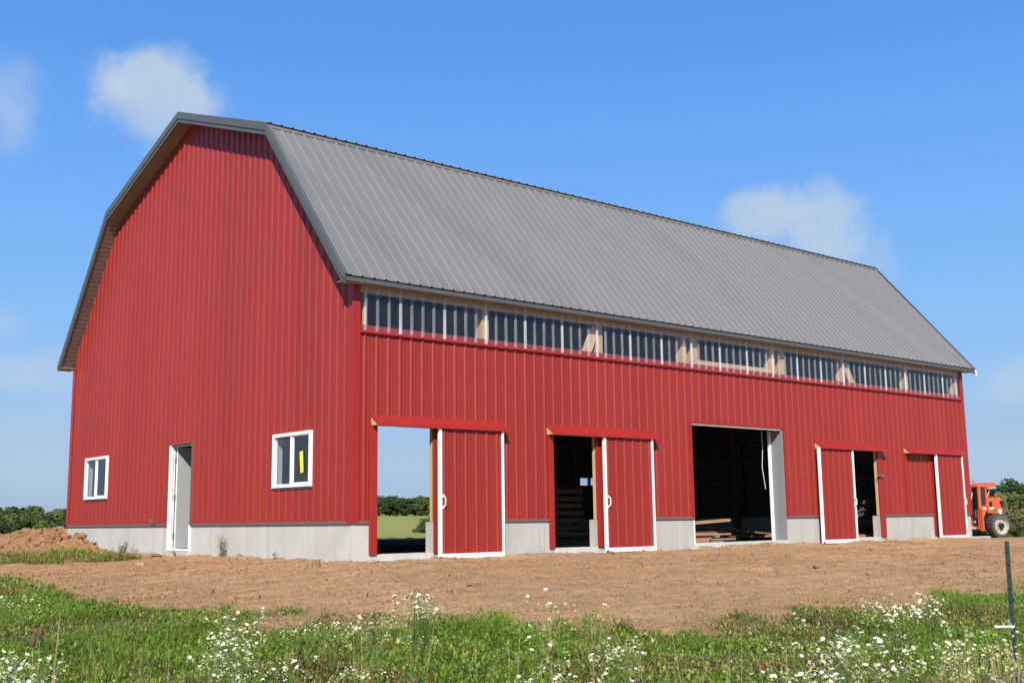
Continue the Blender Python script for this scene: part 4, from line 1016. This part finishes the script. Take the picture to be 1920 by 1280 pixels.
for a, l, dz in ((.5, .16, .02), (2.6, .15, .03), (1.6, .1, .06), (-1.2, .15, -.02), (-2.2, .12, -.03)):
    p_ = Vector((-.03, -.02, .1)); dd = Vector((-.35, math.cos(a), dz * 4)); sd = Vector((-.4, -.2, .5)).normalized() * l * .22; mb.quad([p_, p_ + dd * l * .5 + sd, p_ + dd * l + Vector((0, 0, -.04)), p_ + dd * l * .5 - sd])
mb.build('leaves', LEAF[2], o)

# ================================================================== T-POST
M['post'] = mat('dark_green_paint', (0.006, 0.026, 0.022), 0.6, var=(0.005, 0.02, 0.017), vscale=8)
Tt = at_depth(1887.5, 1014, 6.6); Tb = at_depth(1907, 1300, 6.45); dirn = (Tb - Tt).normalized(); base = Tt + dirn * ((gz(Tb.x, Tb.y) - 0.05 - Tt.z) / dirn.z)
po = empty('fence_post', base); tag(po, 'dark green steel fence post leaning in the dry weeds at the right', 'fence post')
up = (Tt - base); hl = up.length; un = up.normalized(); side = Vector((RV.x, RV.y, 0)).normalized(); fw = un.cross(side).normalized()
mb = MB(); O_ = Vector((0, 0, 0))
mb.bar(O_ - fw * .0, up, 0.026, 0.004, up=tuple(fw)); mb.bar(O_ + fw * .0125, up + fw * .0125, 0.004, 0.021, up=tuple(fw)); mb.build('post_profile', M['post'], po)
for k in range(14):
    p_ = un * (hl - .06 - k * .07); MB().bar(p_ - fw * .009, p_ - fw * .002, .009, .014, up=tuple(un)).build('stud', M['post'], po)
pi_ = at_depth(1902, 1174, 6.5) - base
mb = MB(); mb.tube([pi_ + side * .0, pi_ - side * .10], .006, 8); mb.tube([pi_ - side * .10, pi_ - side * .115], .009, 8); mb.build('insulator', M['white'], po)
wr = empty('fence_wire', base); tag(wr, 'thin steel fence wires running right from the green post', 'wire')
mb = MB()
for py in (1131, 1166): q = at_depth(1896, py, 6.55) - base; mb.tube([q, q + side * 1.5 + Vector((0, 0, -.02)), q + side * 3.2 + fw * .3], .0012, 4)
mb.build('wire_strands', M['hinge'], wr)

# ================================================================== LUMBER inside the barn
def plank(x1, y0, z, ln, w, h, label, m_='board', rz=0.0, tilt=0.0, group='boards inside the barn'):
    """board whose right end is at x1"""
    mb = MB(); mb.box(-ln, 0, -w / 2, w / 2, -h / 2, h / 2); o = mb.build('board', M[m_], None, bevel=0.004)
    o.location = (x1, y0, z); o.rotation_euler = (0, tilt, rz); return tag(o, label, 'board', group)
def pl(px, py, y0, w, h, label, **k):
    P = on_front(px, py, y0); return plank(P.x, y0 + w / 2, P.z, k.pop('ln', 2.6), w, h, label, **k)
la = 'sunlit board in the low stack just inside the wide opening'
pl(1370, 974.5, 1.05, .2, .06, 'long board propped above the low stack inside the wide opening', tilt=-.045, ln=2.9)
pl(1336, 996, 1.25, .2, .035, la, rz=.02); pl(1347, 1000, .75, .24, .045, la, tilt=.01); pl(1371, 1000.5, 1.2, .2, .04, la)
pl(1350, 1005, .9, .2, .045, la, m_='boardgrey'); pl(1334, 1009.5, .75, .24, .05, la); pl(1380, 1009.5, 1.2, .2, .04, 'grey weathered board sticking out furthest from the low stack', m_='boardgrey')
pl(1330, 1014, .6, .2, .045, la); pl(1357, 1015, .8, .2, .04, la, m_='boardgrey'); pl(1345, 1003, 1.3, .2, .04, la, m_='boardgrey')
rb = random.Random(9)
for k in range(26):
    x = rb.uniform(11.5, 16.5); y = rb.uniform(3.5, 8.5); z = -.58 + .42 * rb.random() * (1 - abs(x - 14) / 4)
    plank(x, y, z, rb.uniform(2.4, 4), .2, .045, 'dark board in the loose pile deep inside the wide opening', rz=rb.uniform(-.5, .8), tilt=rb.uniform(-.07, .07))
for k in range(8):
    for j in range(3):
        plank(11.6 + rb.uniform(-.12, .12), 7.0 + j * .25, -.58 + k * .19, 3.2, .23, .12, 'stacked beam in the dark lumber stack seen through the second doorway')
def on_y(px, py, y0): return on_front(px, py, y0)
lb = 'sunlit board end piled inside the fourth doorway'
for (px0, py0), (px1, py1), y0 in (((1600, 978), (1634, 969), 2.4), ((1602, 986), (1632, 980), 1.9), ((1600, 991), (1640, 987), 2.1), ((1603, 999), (1650, 996), 1.7), ((1606, 1005), (1637, 1003), 1.0), ((1626, 959), (1645, 955), 3.0), ((1600, 996), (1645, 993), 2.0), ((1612, 974), (1650, 966), 2.6)):
    a = on_front(px0 - 14, py0, y0); b = on_front(px1, py1, y0); o = MB().bar((0, 0, 0), b - a, .2, .06).build('board', M['board'], None, bevel=.004); o.location = a; tag(o, lb, 'board', 'boards inside the barn')

# ================================================================== TELEHANDLER
M['orange'] = mat('orange_paint', (0.62, 0.105, 0.03), 0.5, var=(0.46, 0.085, 0.03), vscale=2)
M['tyre'] = mat('tyre_rubber', (0.055, 0.05, 0.045), 0.85, var=(0.10, 0.085, 0.07), vscale=5)
M['rim'] = mat('cream_rim', (0.56, 0.53, 0.46), 0.5, var=(0.34, 0.29, 0.22), vscale=6)
M['dark'] = mat('dark_interior', (0.018, 0.018, 0.02), 0.6)
M['darkglass'] = mat('tinted_glass', (0.03, 0.035, 0.03), 0.08)
M['decal'] = mat('white_decal', (0.8, 0.8, 0.8), 0.5); M['blue'] = mat('blue_decal', (0.02, 0.08, 0.35), 0.5)
pd = at_depth(1841, 1009, 57.0)
th = empty('telehandler', (pd.x, pd.y, pd.z), R(-20.6)); tag(th, 'orange telehandler with open cab and big cream-rimmed wheel parked behind the barn corner', 'telehandler')
def T(name, m_, parent=th, bevel=.01):
    return None
def sq(x): return x if x < .5 else .5 + (x - .5) * .70
def tb(name, boxes, m_, parent=th, bevel=.012):
    mb = MB()
    for b in boxes: mb.box(sq(b[0]), sq(b[1]), *b[2:])
    return mb.build(name, M[m_], parent, bevel=bevel)
# local x: along the machine away to the right, local y: across the machine away to the left, z up
tb('chassis', [(0.1, 1.6, .45, 1.9, .45, .95)], 'dark')
mb = MB()
mb.prism([(sq(a_), b_) for a_, b_ in [(0.0, 0.38), (0.24, 0.38), (0.24, 1.05), (0.42, 1.34), (0.66, 1.42), (1.65, 1.42), (1.72, 1.1), (1.86, 1.1), (1.80, 1.95), (1.70, 2.08), (1.0, 1.98), (0.44, 1.86), (0.42, 1.5), (0.08, 1.5), (0.0, 1.5)]], 0.0, 0.06, 'y')
mb.build('side_panel', M['orange'], th, bevel=.01)
tb('engine_cover', [(0.62, 1.78, 0.06, 1.0, 1.25, 1.97), (1.2, 1.9, .3, 1.9, 1.1, 1.9)], 'orange')
tb('grille', [(0.68, 0.96, -0.02, 0.0, 1.60, 1.83)], 'black')
cb = empty('cab', (0, 0, 0), 0, th)
tb('corner_post', [(0.0, 0.14, 0.0, 0.1, 0.38, 2.58), (0.46, 0.55, 0.0, 0.08, 1.5, 2.56), (0.0, 0.1, 1.0, 1.08, 0.5, 2.55), (0.5, 0.58, 1.0, 1.08, 1.2, 2.55)], 'orange', cb)
mb = MB(); mb.prism([(-0.05, 2.56), (-0.05, 2.66), (0.9, 2.80), (1.12, 2.80), (1.12, 2.60), (0.78, 2.58), (0.60, 2.42), (0.58, 2.56)], -0.02, 1.1, 'y'); mb.build('cab_roof', M['orange'], cb, bevel=.02)
tb('side_window', [(0.14, 0.46, 0.03, 0.045, 1.62, 2.56)], 'darkglass', cb, 0)
tb('window_surround', [(0.14, 0.46, 0.0, 0.05, 1.5, 1.62), (0.44, 0.5, -.01, 0.05, 1.55, 2.5)], 'orange', cb)
tb('cab_back', [(0.56, 0.6, 0.1, 1.0, 1.0, 2.5)], 'dark', cb)
tb('seat', [(0.15, 0.5, 0.35, 0.85, 1.0, 1.2), (0.42, 0.56, 0.35, 0.85, 1.2, 1.75)], 'black', cb, .04)
tb('console', [(-0.02, 0.12, 0.15, 1.0, 0.95, 1.45)], 'dark', cb, .03)
mb = MB(); mb.tube([(-.02, .62, 1.7), (-.02, .40, 2.3)], .022, 8); mb.build('grab_rod', M['white'], cb)
mb = MB(); mb.prism([(.75, 1.98), (.98, 1.98), (.62, 2.38), (.60, 2.0)], -.03, 0.0, 'x'); mb.build('boom_tip', M['orange'], cb)
# lower front box, step frame, lamps and number plate
tb('front_box', [(-0.02, 0.10, 0.10, 2.0, 0.45, 0.62), (-0.02, 0.10, 0.10, 0.16, .62, 1.02), (-.02, .10, .55, .62, .62, 1.02), (-.02, .1, .10, .62, .98, 1.03)], 'orange')
tb('lamp', [(-0.05, -0.01, 0.24, 0.42, 0.62, 0.93)], 'black'); tb('lamp_lens', [(-0.062, -0.052, 0.28, 0.36, 0.78, 0.88)], 'decal', bevel=0)
tb('hand_rail', [(-0.04, -0.01, 0.10, 0.13, 1.07, 1.38), (-0.04, -0.01, 0.10, 0.28, 1.36, 1.40), (-0.04, -0.01, 0.10, 0.28, 1.06, 1.10), (-.04, -.01, .26, .29, 1.07, 1.38)], 'orange')
def text(name, s, size, loc, rot, m_, parent):
    c = bpy.data.curves.new(name, 'FONT'); c.body = s; c.size = size; c.extrude = .002; c.materials.append(M[m_]); c.offset = size * .03
    t_ = bpy.data.objects.new('tmp', c); COL.objects.link(t_); dg = bpy.context.evaluated_depsgraph_get(); me = bpy.data.meshes.new_from_object(t_.evaluated_get(dg)); bpy.data.objects.remove(t_); me.name = name
    o = bpy.data.objects.new(name, me); COL.objects.link(o); o.parent = parent; o.location = loc; o.rotation_euler = rot; return o
text('number_decal', '6042', 0.17, (-0.026, 0.66, 0.47), (R(90), 0, R(-90)), 'decal', th)
text('maker_decal', 'JLG', 0.17, (0.64, -0.004, 1.44), (R(90), 0, 0), 'decal', th)
tb('small_decal', [(0.22, 0.40, -0.006, -0.001, 1.46, 1.53)], 'decal', bevel=0)
tb('warning_plate', [(1.40, 1.74, -0.012, -0.002, 1.17, 1.44)], 'decal', bevel=0); tb('warning_mark', [(1.44, 1.54, -0.018, -0.013, 1.25, 1.38)], 'blue', bevel=0)
mb = MB(); mb.tube([(1.38, -.05, 1.78), (1.38, .1, 1.78)], .09, 12); mb.tube([(1.42, -.05, 1.62), (1.42, .1, 1.62)], .07, 12); mb.build('work_light', M['black'], th)
# boom pivot behind the cab: orange uprights, rams and hoses
mb = MB(); mb.prism([(0.60, 1.9), (1.40, 1.98), (1.05, 2.5), (0.85, 2.6), (0.80, 2.3), (0.66, 2.2)], 0.5, 0.62, 'y'); mb.prism([(0.66, 1.9), (1.35, 1.95), (1.02, 2.42), (.92, 2.44)], 1.3, 1.42, 'y'); mb.build('boom_pivot', M['orange'], th)
mb = MB()
for k in range(6):
    a = .62 + k * .07; mb.tube([(a, .35 + .05 * k, 2.05), (a + .12, .3, 2.42), (a + .38, .32, 2.46), (a + .46, .4 + .03 * k, 2.1)], .022, 6)
mb.build('hydraulic_hoses', M['black'], th)
mb = MB(); mb.tube([(.75, .28, 2.05), (1.0, .28, 2.45)], .03, 8); mb.build('ram', M['rim'], th)
mb = MB(); mb.tube([(.55, .9, 2.80), (.55, .9, 2.95)], [.07, .05], 10); mb.build('beacon', M['orange'], th)
def wheel(x, y, r=.62, w=.42, sgn=-1):
    o = empty('wheel', (x, y, r), 0, th); mb = MB(); n = 48
    prof_ = [(.70 * r, -w / 2 * .9), (.74 * r, -w / 2), (.88 * r, -w / 2 * .98), (.955 * r, -w / 2 * .85), (.965 * r, 0), (.955 * r, w / 2 * .85), (.88 * r, w / 2 * .98), (.74 * r, w / 2), (.66 * r, w / 2 * .9)]
    for k in range(n):
        a, b = 2 * math.pi * k / n, 2 * math.pi * (k + 1) / n
        for (ra, ya), (rb_, yb) in zip(prof_, prof_[1:]):
            mb.quad([(ra * math.cos(a), ya, ra * math.sin(a)), (rb_ * math.cos(a), yb, rb_ * math.sin(a)), (rb_ * math.cos(b), yb, rb_ * math.sin(b)), (ra * math.cos(b), ya, ra * math.sin(b))])
    mb.build('tyre', M['tyre'], o, smooth_=True)
    mb = MB()
    for k in range(20):
        for s in (-1, 1):
            a = 2 * math.pi * (k + .5 * (s > 0)) / 20; b = a + .22
            p0, p1 = Vector((r * .975 * math.cos(a), s * .02, r * .975 * math.sin(a))), Vector((r * .96 * math.cos(b), s * w * .5, r * .96 * math.sin(b)))
            mb.bar(p0, p1, .05, .07, up=(math.cos(a), 0, math.sin(a)))
    mb.build('tread_lugs', M['tyre'], o)
    mb = MB()
    for (ra, ya), (rb_, yb) in (((.72 * r, -w * .46), (.68 * r, -w * .46)), ((.68 * r, -w * .46), (.62 * r, -w * .2)), ((.62 * r, -w * .2), (.52 * r, -w * .12)), ((.52 * r, -w * .12), (.26 * r, -w * .2)), ((.26 * r, -w * .2), (.02, -w * .24))):
        for k in range(32):
            a, b = 2 * math.pi * k / 32, 2 * math.pi * (k + 1) / 32
            mb.quad([(ra * math.cos(a), ya, ra * math.sin(a)), (ra * math.cos(b), ya, ra * math.sin(b)), (rb_ * math.cos(b), yb, rb_ * math.sin(b)), (rb_ * math.cos(a), yb, rb_ * math.sin(a))])
    mb.build('rim', M['rim'], o, smooth_=True)
    mb = MB(); mb.tube([(0, -w * .2, 0), (0, -w * .62, 0)], [.14, .11], 12)
    for k in range(8): a = k * math.pi / 4; mb.tube([(.2 * math.cos(a), -w * .2, .2 * math.sin(a)), (.2 * math.cos(a), -w * .3, .2 * math.sin(a))], .02, 6)
    mb.build('hub', M['dark'], o); return o
wheel(1.06, -.10); wheel(-1.7, -.10); wheel(1.06, 1.95); wheel(-1.7, 1.95)
tb('front_chassis', [(-2.4, -0.05, .8, 1.5, .45, .9)], 'orange')

# ================================================================== TREES
TG = [mat('foliage_%s' % n, c, 0.75, spec=0.15, var=v, vscale=sc, translucent=.12) for n, c, v, sc in (
    ('dark', (0.042, 0.068, 0.022), (0.028, 0.048, 0.018), .35), ('mid', (0.060, 0.092, 0.026), (0.042, 0.066, 0.022), .35), ('light', (0.092, 0.122, 0.032), (0.062, 0.085, 0.026), .35),
    ('yellow', (0.20, 0.18, 0.035), (0.12, 0.12, 0.028), .4), ('olive', (0.20, 0.175, 0.07), (0.13, 0.12, 0.05), .8))]
M['bark'] = mat('bark', (0.10, 0.08, 0.06), 0.95, var=(0.07, 0.055, 0.04))
def crown_mesh(seed, w, h, leaf, nl, per, base=.12):
    rg = np.random.default_rng(seed); Vs = []
    for k in range(nl):
        t = rg.random(); zc = h * (base + (1 - base) * (0.12 + .78 * t)); rad = w / 2 * (math.sin(math.pi * (0.18 + .72 * t)) ** .7); a = rg.uniform(0, 6.28); q = rg.uniform(.25, .78)
        c = np.array([math.cos(a) * rad * q, math.sin(a) * rad * q, zc]); lr = w * rg.uniform(.13, .24)
        d = rg.standard_normal((per, 3)); d /= np.linalg.norm(d, axis=1)[:, None]; rr = lr * rg.uniform(.55, 1.05, per) ** .6
        P = c + d * rr[:, None] * np.array([1, 1, .8]); P[:, 2] = np.minimum(P[:, 2], h * 1.02)
        n = d + rg.standard_normal((per, 3)) * .6; n /= np.linalg.norm(n, axis=1)[:, None]
        t1 = np.cross(n, [0.3, .5, .81]); t1 /= np.linalg.norm(t1, axis=1)[:, None]; t2 = np.cross(n, t1); s = leaf * rg.uniform(.5, 1.3, per)[:, None]
        Vs.append(np.stack([P - t1 * s, P - t2 * s * .7, P + t1 * s, P + t2 * s * .7], 1).reshape(-1, 3))
    V = np.concatenate(Vs); return V, np.arange(len(V)).reshape(-1, 4)
def trunk_mesh(w, h, name, seed):
    rg = random.Random(seed); mb = MB(); r = h * .022; mb.tube([(0, 0, -.3), (0, 0, h * .3), (rg.uniform(-.03, .03) * h, 0, h * .6), (0, 0, h * .85)], [r * 1.3, r, r * .6, r * .15], 7)
    for k in range(6):
        a = k * 1.1 + rg.random(); z = h * rg.uniform(.2, .5); mb.tube([(0, 0, z), (math.cos(a) * w * .2, math.sin(a) * w * .2, z + h * .14), (math.cos(a) * w * .36, math.sin(a) * w * .36, z + h * .25)], [r * .5, r * .3, r * .08], 5)
    return mb.mesh(name, M['bark'])
VAR = []
for s in range(6):
    w, h = [(11, 11), (9, 12), (12, 10), (10, 12.5), (8, 9), (10, 11)][s]
    V, Fc = crown_mesh(100 + s, w, h, .55, 26, 90); VAR.append((w, h, [np_mesh('crown', V, Fc, [TG[m_]]) for m_ in range(4)], trunk_mesh(w, h, 'trunk', s)))
BUSH = []
for s in range(5):
    w, h = [(3.2, 2.4), (2.6, 2.8), (3.6, 2.2), (2.2, 2.6), (3, 3)][s]
    V, Fc = crown_mesh(200 + s, w, h, .10, 24, 150, base=0.0); BUSH.append((w, h, [np_mesh('crown', V, Fc, [TG[m_]]) for m_ in range(5)], trunk_mesh(w, h, 'stem', 40 + s)))
rt = random.Random(21)
def tree(x, y, h, v, m_, label, group, name='tree', cat='tree', lib=None, zoff=0.0, wide=1.0):
    w0, h0, cr, tr = (lib or VAR)[v]; s = h / h0; o = empty(name, (x, y, gz(x, y) + zoff), rt.uniform(0, 6.28)); tag(o, label, cat, group); o.scale = (s * wide, s * wide, s)
    for n, me in (('crown', cr[m_]), ('trunk' if lib is None else 'stem', tr)):
        c = bpy.data.objects.new(n, me); COL.objects.link(c); c.parent = o
    return o
def polar(azd, r): return CX + r * math.cos(R(azd)), CY + r * math.sin(R(azd))
NM = ['dark green', 'mid green', 'light green', 'yellowing']
# wood beyond the field, seen through the first doorway
a = 44.0
while a < 64.5:
    for row, (r, hh) in enumerate(((590, 9.5), (602, 11.5))):
        x, y = polar(a + rt.uniform(-.2, .2) + row * .35, r + rt.uniform(-4, 4)); m_ = rt.choice([0, 0, 1, 1, 2] if row else [0, 1, 2])
        tree(x, y, hh * rt.uniform(.86, 1.1), rt.randrange(6), m_, '%s tree in the %s row of the wood beyond the field' % (NM[m_], ('front', 'back')[row]), 'trees of the wood beyond the field', wide=1.35, zoff=-1.0)
    a += .62
# wooded slope left of the barn
for row, (r, top) in enumerate(((250, -1.6), (285, 0.2), (320, 1.9), (355, 3.4), (390, 4.9))):
    a = 69.2 + rt.random()
    while a < 79.5:
        x, y = polar(a, r + rt.uniform(-8, 8)); g = gz(x, y); lift = 1.1 * math.exp(-((a - 72.6) / 1.6) ** 2) if row > 2 else 0
        tp = top + lift + rt.uniform(-.6, .6); h = max(4.5, min(tp - g, 12)); m_ = rt.choice([0, 1, 1, 2, 0])
        tree(x, y, h, rt.randrange(6), m_, '%s tree in row %s of the wooded slope left of the barn' % (NM[m_], ('one, nearest', 'two', 'three', 'four', 'five, farthest')[row]), 'trees of the wooded slope left of the barn', wide=1.25)
        a += .72 + rt.random() * .3
# trees at the right beyond the telehandler
for azd, r, h, m_, lab in ((28.9, 95, 3.0, 2, 'thin light green tree just behind the barn corner above the orange cab'), (28.2, 120, 3.2, 1, 'small tree top showing over the telehandler roof'),
                           (27.2, 135, 4.0, 1, 'mid green tree right of the telehandler roof'), (26.7, 130, 4.1, 3, 'yellowing tree right behind the telehandler'), (26.1, 120, 4.7, 0, 'big dark green round tree at the right above the brush'),
                           (25.4, 122, 4.3, 1, 'green tree right of the big dark round one'), (24.5, 120, 4.8, 0, 'dark tree at the far right beyond the brush'), (23.4, 118, 4.6, 1, 'mid green tree at the outer right beyond the brush'), (29.5, 140, 3.0, 1, 'low tree hidden mostly by the far barn corner')):
    x, y = polar(azd, r); tree(x, y, h, rt.randrange(6), m_, lab, 'trees beyond the telehandler', wide=.9)
for i in range(34):
    azd = rt.uniform(22.5, 27.6); r = rt.uniform(64, 92); x, y = polar(azd, r); m_ = rt.choice([4, 4, 4, 2, 1]); near = r < 74
    tree(x, y, (1.7 if near else 2.7) * rt.uniform(.8, 1.15), rt.randrange(5), m_, '%s %s of the brush right of the telehandler' % (('olive brown', 'green')[m_ != 4], ('low front shrub', 'taller back shrub')[not near]), 'brush right of the telehandler', 'shrub', 'shrub', BUSH)
for azd, r, h in ((26.0, 62, .8), (25.7, 61, .9), (25.3, 61, .8), (24.9, 60, .9), (24.5, 60, .8)):
    x, y = polar(azd, r); tree(x, y, h, rt.randrange(5), 2, 'bright green low shrub at the soil edge right of the wheel', 'brush right of the telehandler', 'shrub', 'shrub', BUSH)
# low bushes behind the barn, in front of the field
for px, d, h in ((783, 50, .22), (791, 50, .34), (798, 49, .48), (805, 49, .62), (813, 48, .8), (822, 48, .9), (832, 48, .9), (775, 50, .15)):
    P = at_depth(px, 1000, d); tree(P.x, P.y, h, rt.randrange(5), rt.choice([2, 4, 1]), 'olive bush at the near edge of the field seen through the first doorway', 'bushes at the field edge', 'shrub', 'shrub', BUSH)

# ================================================================== LIGHT AND SKY
SUN = Vector((-1.0, -1.09, 1.09)).normalized()
sun = bpy.data.lights.new('sun', 'SUN'); sun.energy = 5.0; sun.angle = R(0.53); sun.color = (1.0, 0.94, 0.85)
so = bpy.data.objects.new('sun', sun); COL.objects.link(so); so.rotation_euler = SUN.to_track_quat('Z', 'Y').to_euler(); so.location = (-20, -20, 30)
elev = math.asin(SUN.z); azs = math.atan2(SUN.x, SUN.y)
w = bpy.data.worlds.new('World'); scene.world = w; w.use_nodes = True; nt = w.node_tree; N = nt.nodes; Lk = nt.links; N.clear()
out = N.new('ShaderNodeOutputWorld'); bg = N.new('ShaderNodeBackground'); sky = N.new('ShaderNodeTexSky'); sky.sky_type = 'NISHITA'; sky.sun_disc = False
sky.sun_elevation = elev; sky.sun_rotation = azs; sky.altitude = 300; sky.air_density = 1.0; sky.dust_density = 0.6; sky.ozone_density = 1.6
bg.inputs['Strength'].default_value = 0.10
tc = N.new('ShaderNodeTexCoord')
def vm(op, a, b=None, out_=0):
    n = N.new('ShaderNodeVectorMath'); n.operation = op
    for i, v in enumerate((a, b)):
        if v is None: continue
        if isinstance(v, (tuple, Vector)): n.inputs[i].default_value = tuple(v)
        else: Lk.new(v, n.inputs[i])
    return n.outputs['Value'] if op in ('DOT_PRODUCT', 'LENGTH') else n.outputs['Vector']
def mm(op, a, b=0.0, c=0.0, clamp=False):
    n = N.new('ShaderNodeMath'); n.operation = op; n.use_clamp = clamp
    for i, v in enumerate((a, b, c)):
        if isinstance(v, (int, float)): n.inputs[i].default_value = v
        else: Lk.new(v, n.inputs[i])
    return n.outputs[0]
D = vm('NORMALIZE', tc.outputs['Generated'])
def nz(scale, det, rough=.55):
    n = N.new('ShaderNodeTexNoise'); n.inputs['Scale'].default_value = scale; n.inputs['Detail'].default_value = det; n.inputs['Roughness'].default_value = rough; Lk.new(D, n.inputs['Vector']); return n
warp = mm('SUBTRACT', nz(15, 9, .62).outputs['Fac'], .5); fine = mm('SUBTRACT', nz(34, 5, .6).outputs['Fac'], .5)
LOBES = [(222, 158, 62, 50, 1), (300, 140, 78, 48, 1), (362, 186, 62, 44, .9), (285, 205, 95, 62, .75), (330, 235, 70, 50, .45), (8, 185, 62, 75, .42), (30, 235, 50, 50, .3),
         (1430, 405, 62, 44, .95), (1500, 400, 84, 54, .9), (1565, 440, 72, 62, .8), (1530, 480, 95, 55, .7), (1620, 500, 50, 50, .45), (40, 700, 150, 40, .6), (5, 610, 40, 36, .35), (1900, 720, 90, 40, .6), (1860, 870, 140, 40, .5), (100, 880, 160, 50, .35), (740, 880, 160, 30, .18), (60, 800, 160, 40, .25)]
tot = None
for px, py, rx, ry, amt in LOBES:
    c = ray(px, py); r_ = Vector((c.y, -c.x, 0)).normalized(); u_ = r_.cross(c).normalized()
    a = mm('DIVIDE', vm('DOT_PRODUCT', D, r_), rx * 1.04 / FPX); b = mm('DIVIDE', vm('DOT_PRODUCT', D, u_), ry * 1.06 / FPX)
    q = mm('ADD', mm('MULTIPLY', a, a), mm('MULTIPLY', b, b)); q = mm('SQRT', q)
    q = mm('ADD', q, mm('MULTIPLY', warp, 2.4)); q = mm('ADD', q, mm('MULTIPLY', fine, .6))
    n = N.new('ShaderNodeMapRange'); n.interpolation_type = 'SMOOTHSTEP'; n.inputs[1].default_value = 1.32; n.inputs[2].default_value = .15; n.inputs[3].default_value = 0; n.inputs[4].default_value = amt
    Lk.new(q, n.inputs[0]); front = mm('GREATER_THAN', vm('DOT_PRODUCT', D, c), 0.3); m1 = mm('MULTIPLY', n.outputs[0], front)
    tot = m1 if tot is None else mm('ADD', mm('MULTIPLY', tot, mm('SUBTRACT', 1.0, m1)), m1)
sep = N.new('ShaderNodeSeparateXYZ'); Lk.new(D, sep.inputs[0])
hz = N.new('ShaderNodeMapRange'); hz.interpolation_type = 'SMOOTHSTEP'; hz.inputs[1].default_value = 0.30; hz.inputs[2].default_value = -0.02; hz.inputs[3].default_value = 0; hz.inputs[4].default_value = 1; Lk.new(sep.outputs[2], hz.inputs[0])
def rgbmix(fac, a, b, typ='MIX'):
    x = N.new('ShaderNodeMix'); x.data_type = 'RGBA'; x.blend_type = typ
    if isinstance(fac, float): x.inputs[0].default_value = fac
    else: Lk.new(fac, x.inputs[0])
    for v, i in ((a, 6), (b, 7)):
        if isinstance(v, tuple): x.inputs[i].default_value = (*v, 1)
        else: Lk.new(v, x.inputs[i])
    return x.outputs[2]
K = 1 / (0.10 * 2 ** 0.5)
ramp = N.new('ShaderNodeValToRGB'); el = ramp.color_ramp.elements
stops = [(0.0, (.33, .47, .66)), (.06, (.345, .50, .74)), (.12, (.29, .53, .86)), (.20, (.215, .48, .94)), (.30, (.155, .41, .93)), (.42, (.095, .32, .84)), (1.0, (.04, .16, .52))]
el[0].position, el[0].color = stops[0][0], (*stops[0][1], 1); el[1].position, el[1].color = stops[-1][0], (*stops[-1][1], 1)
for p_, c_ in stops[1:-1]: e_ = el.new(p_); e_.color = (*c_, 1)
Lk.new(sep.outputs[2], ramp.inputs[0])
clear = N.new('ShaderNodeVectorMath'); clear.operation = 'SCALE'; clear.inputs['Scale'].default_value = K; Lk.new(ramp.outputs[0], clear.inputs[0])
base = rgbmix(0.92, sky.outputs[0], clear.outputs[0])
ctone = mm('ADD', .5, mm('MULTIPLY', warp, 1.6), clamp=True)
cloud = rgbmix(tot, base, rgbmix(ctone, (.42 * K, .57 * K, .78 * K), (.58 * K, .67 * K, .79 * K)))
Lk.new(cloud, bg.inputs['Color']); Lk.new(bg.outputs[0], out.inputs['Surface'])
vs = scene.view_settings; vs.view_transform = 'Standard'; vs.look = 'None'; vs.gamma = 1; vs.exposure = 0.5; vs.use_curve_mapping = False
scene.render.engine = 'CYCLES'; scene.cycles.max_bounces = 8; scene.cycles.transparent_max_bounces = 16
scene.render.resolution_x = 1024; scene.render.resolution_y = 682
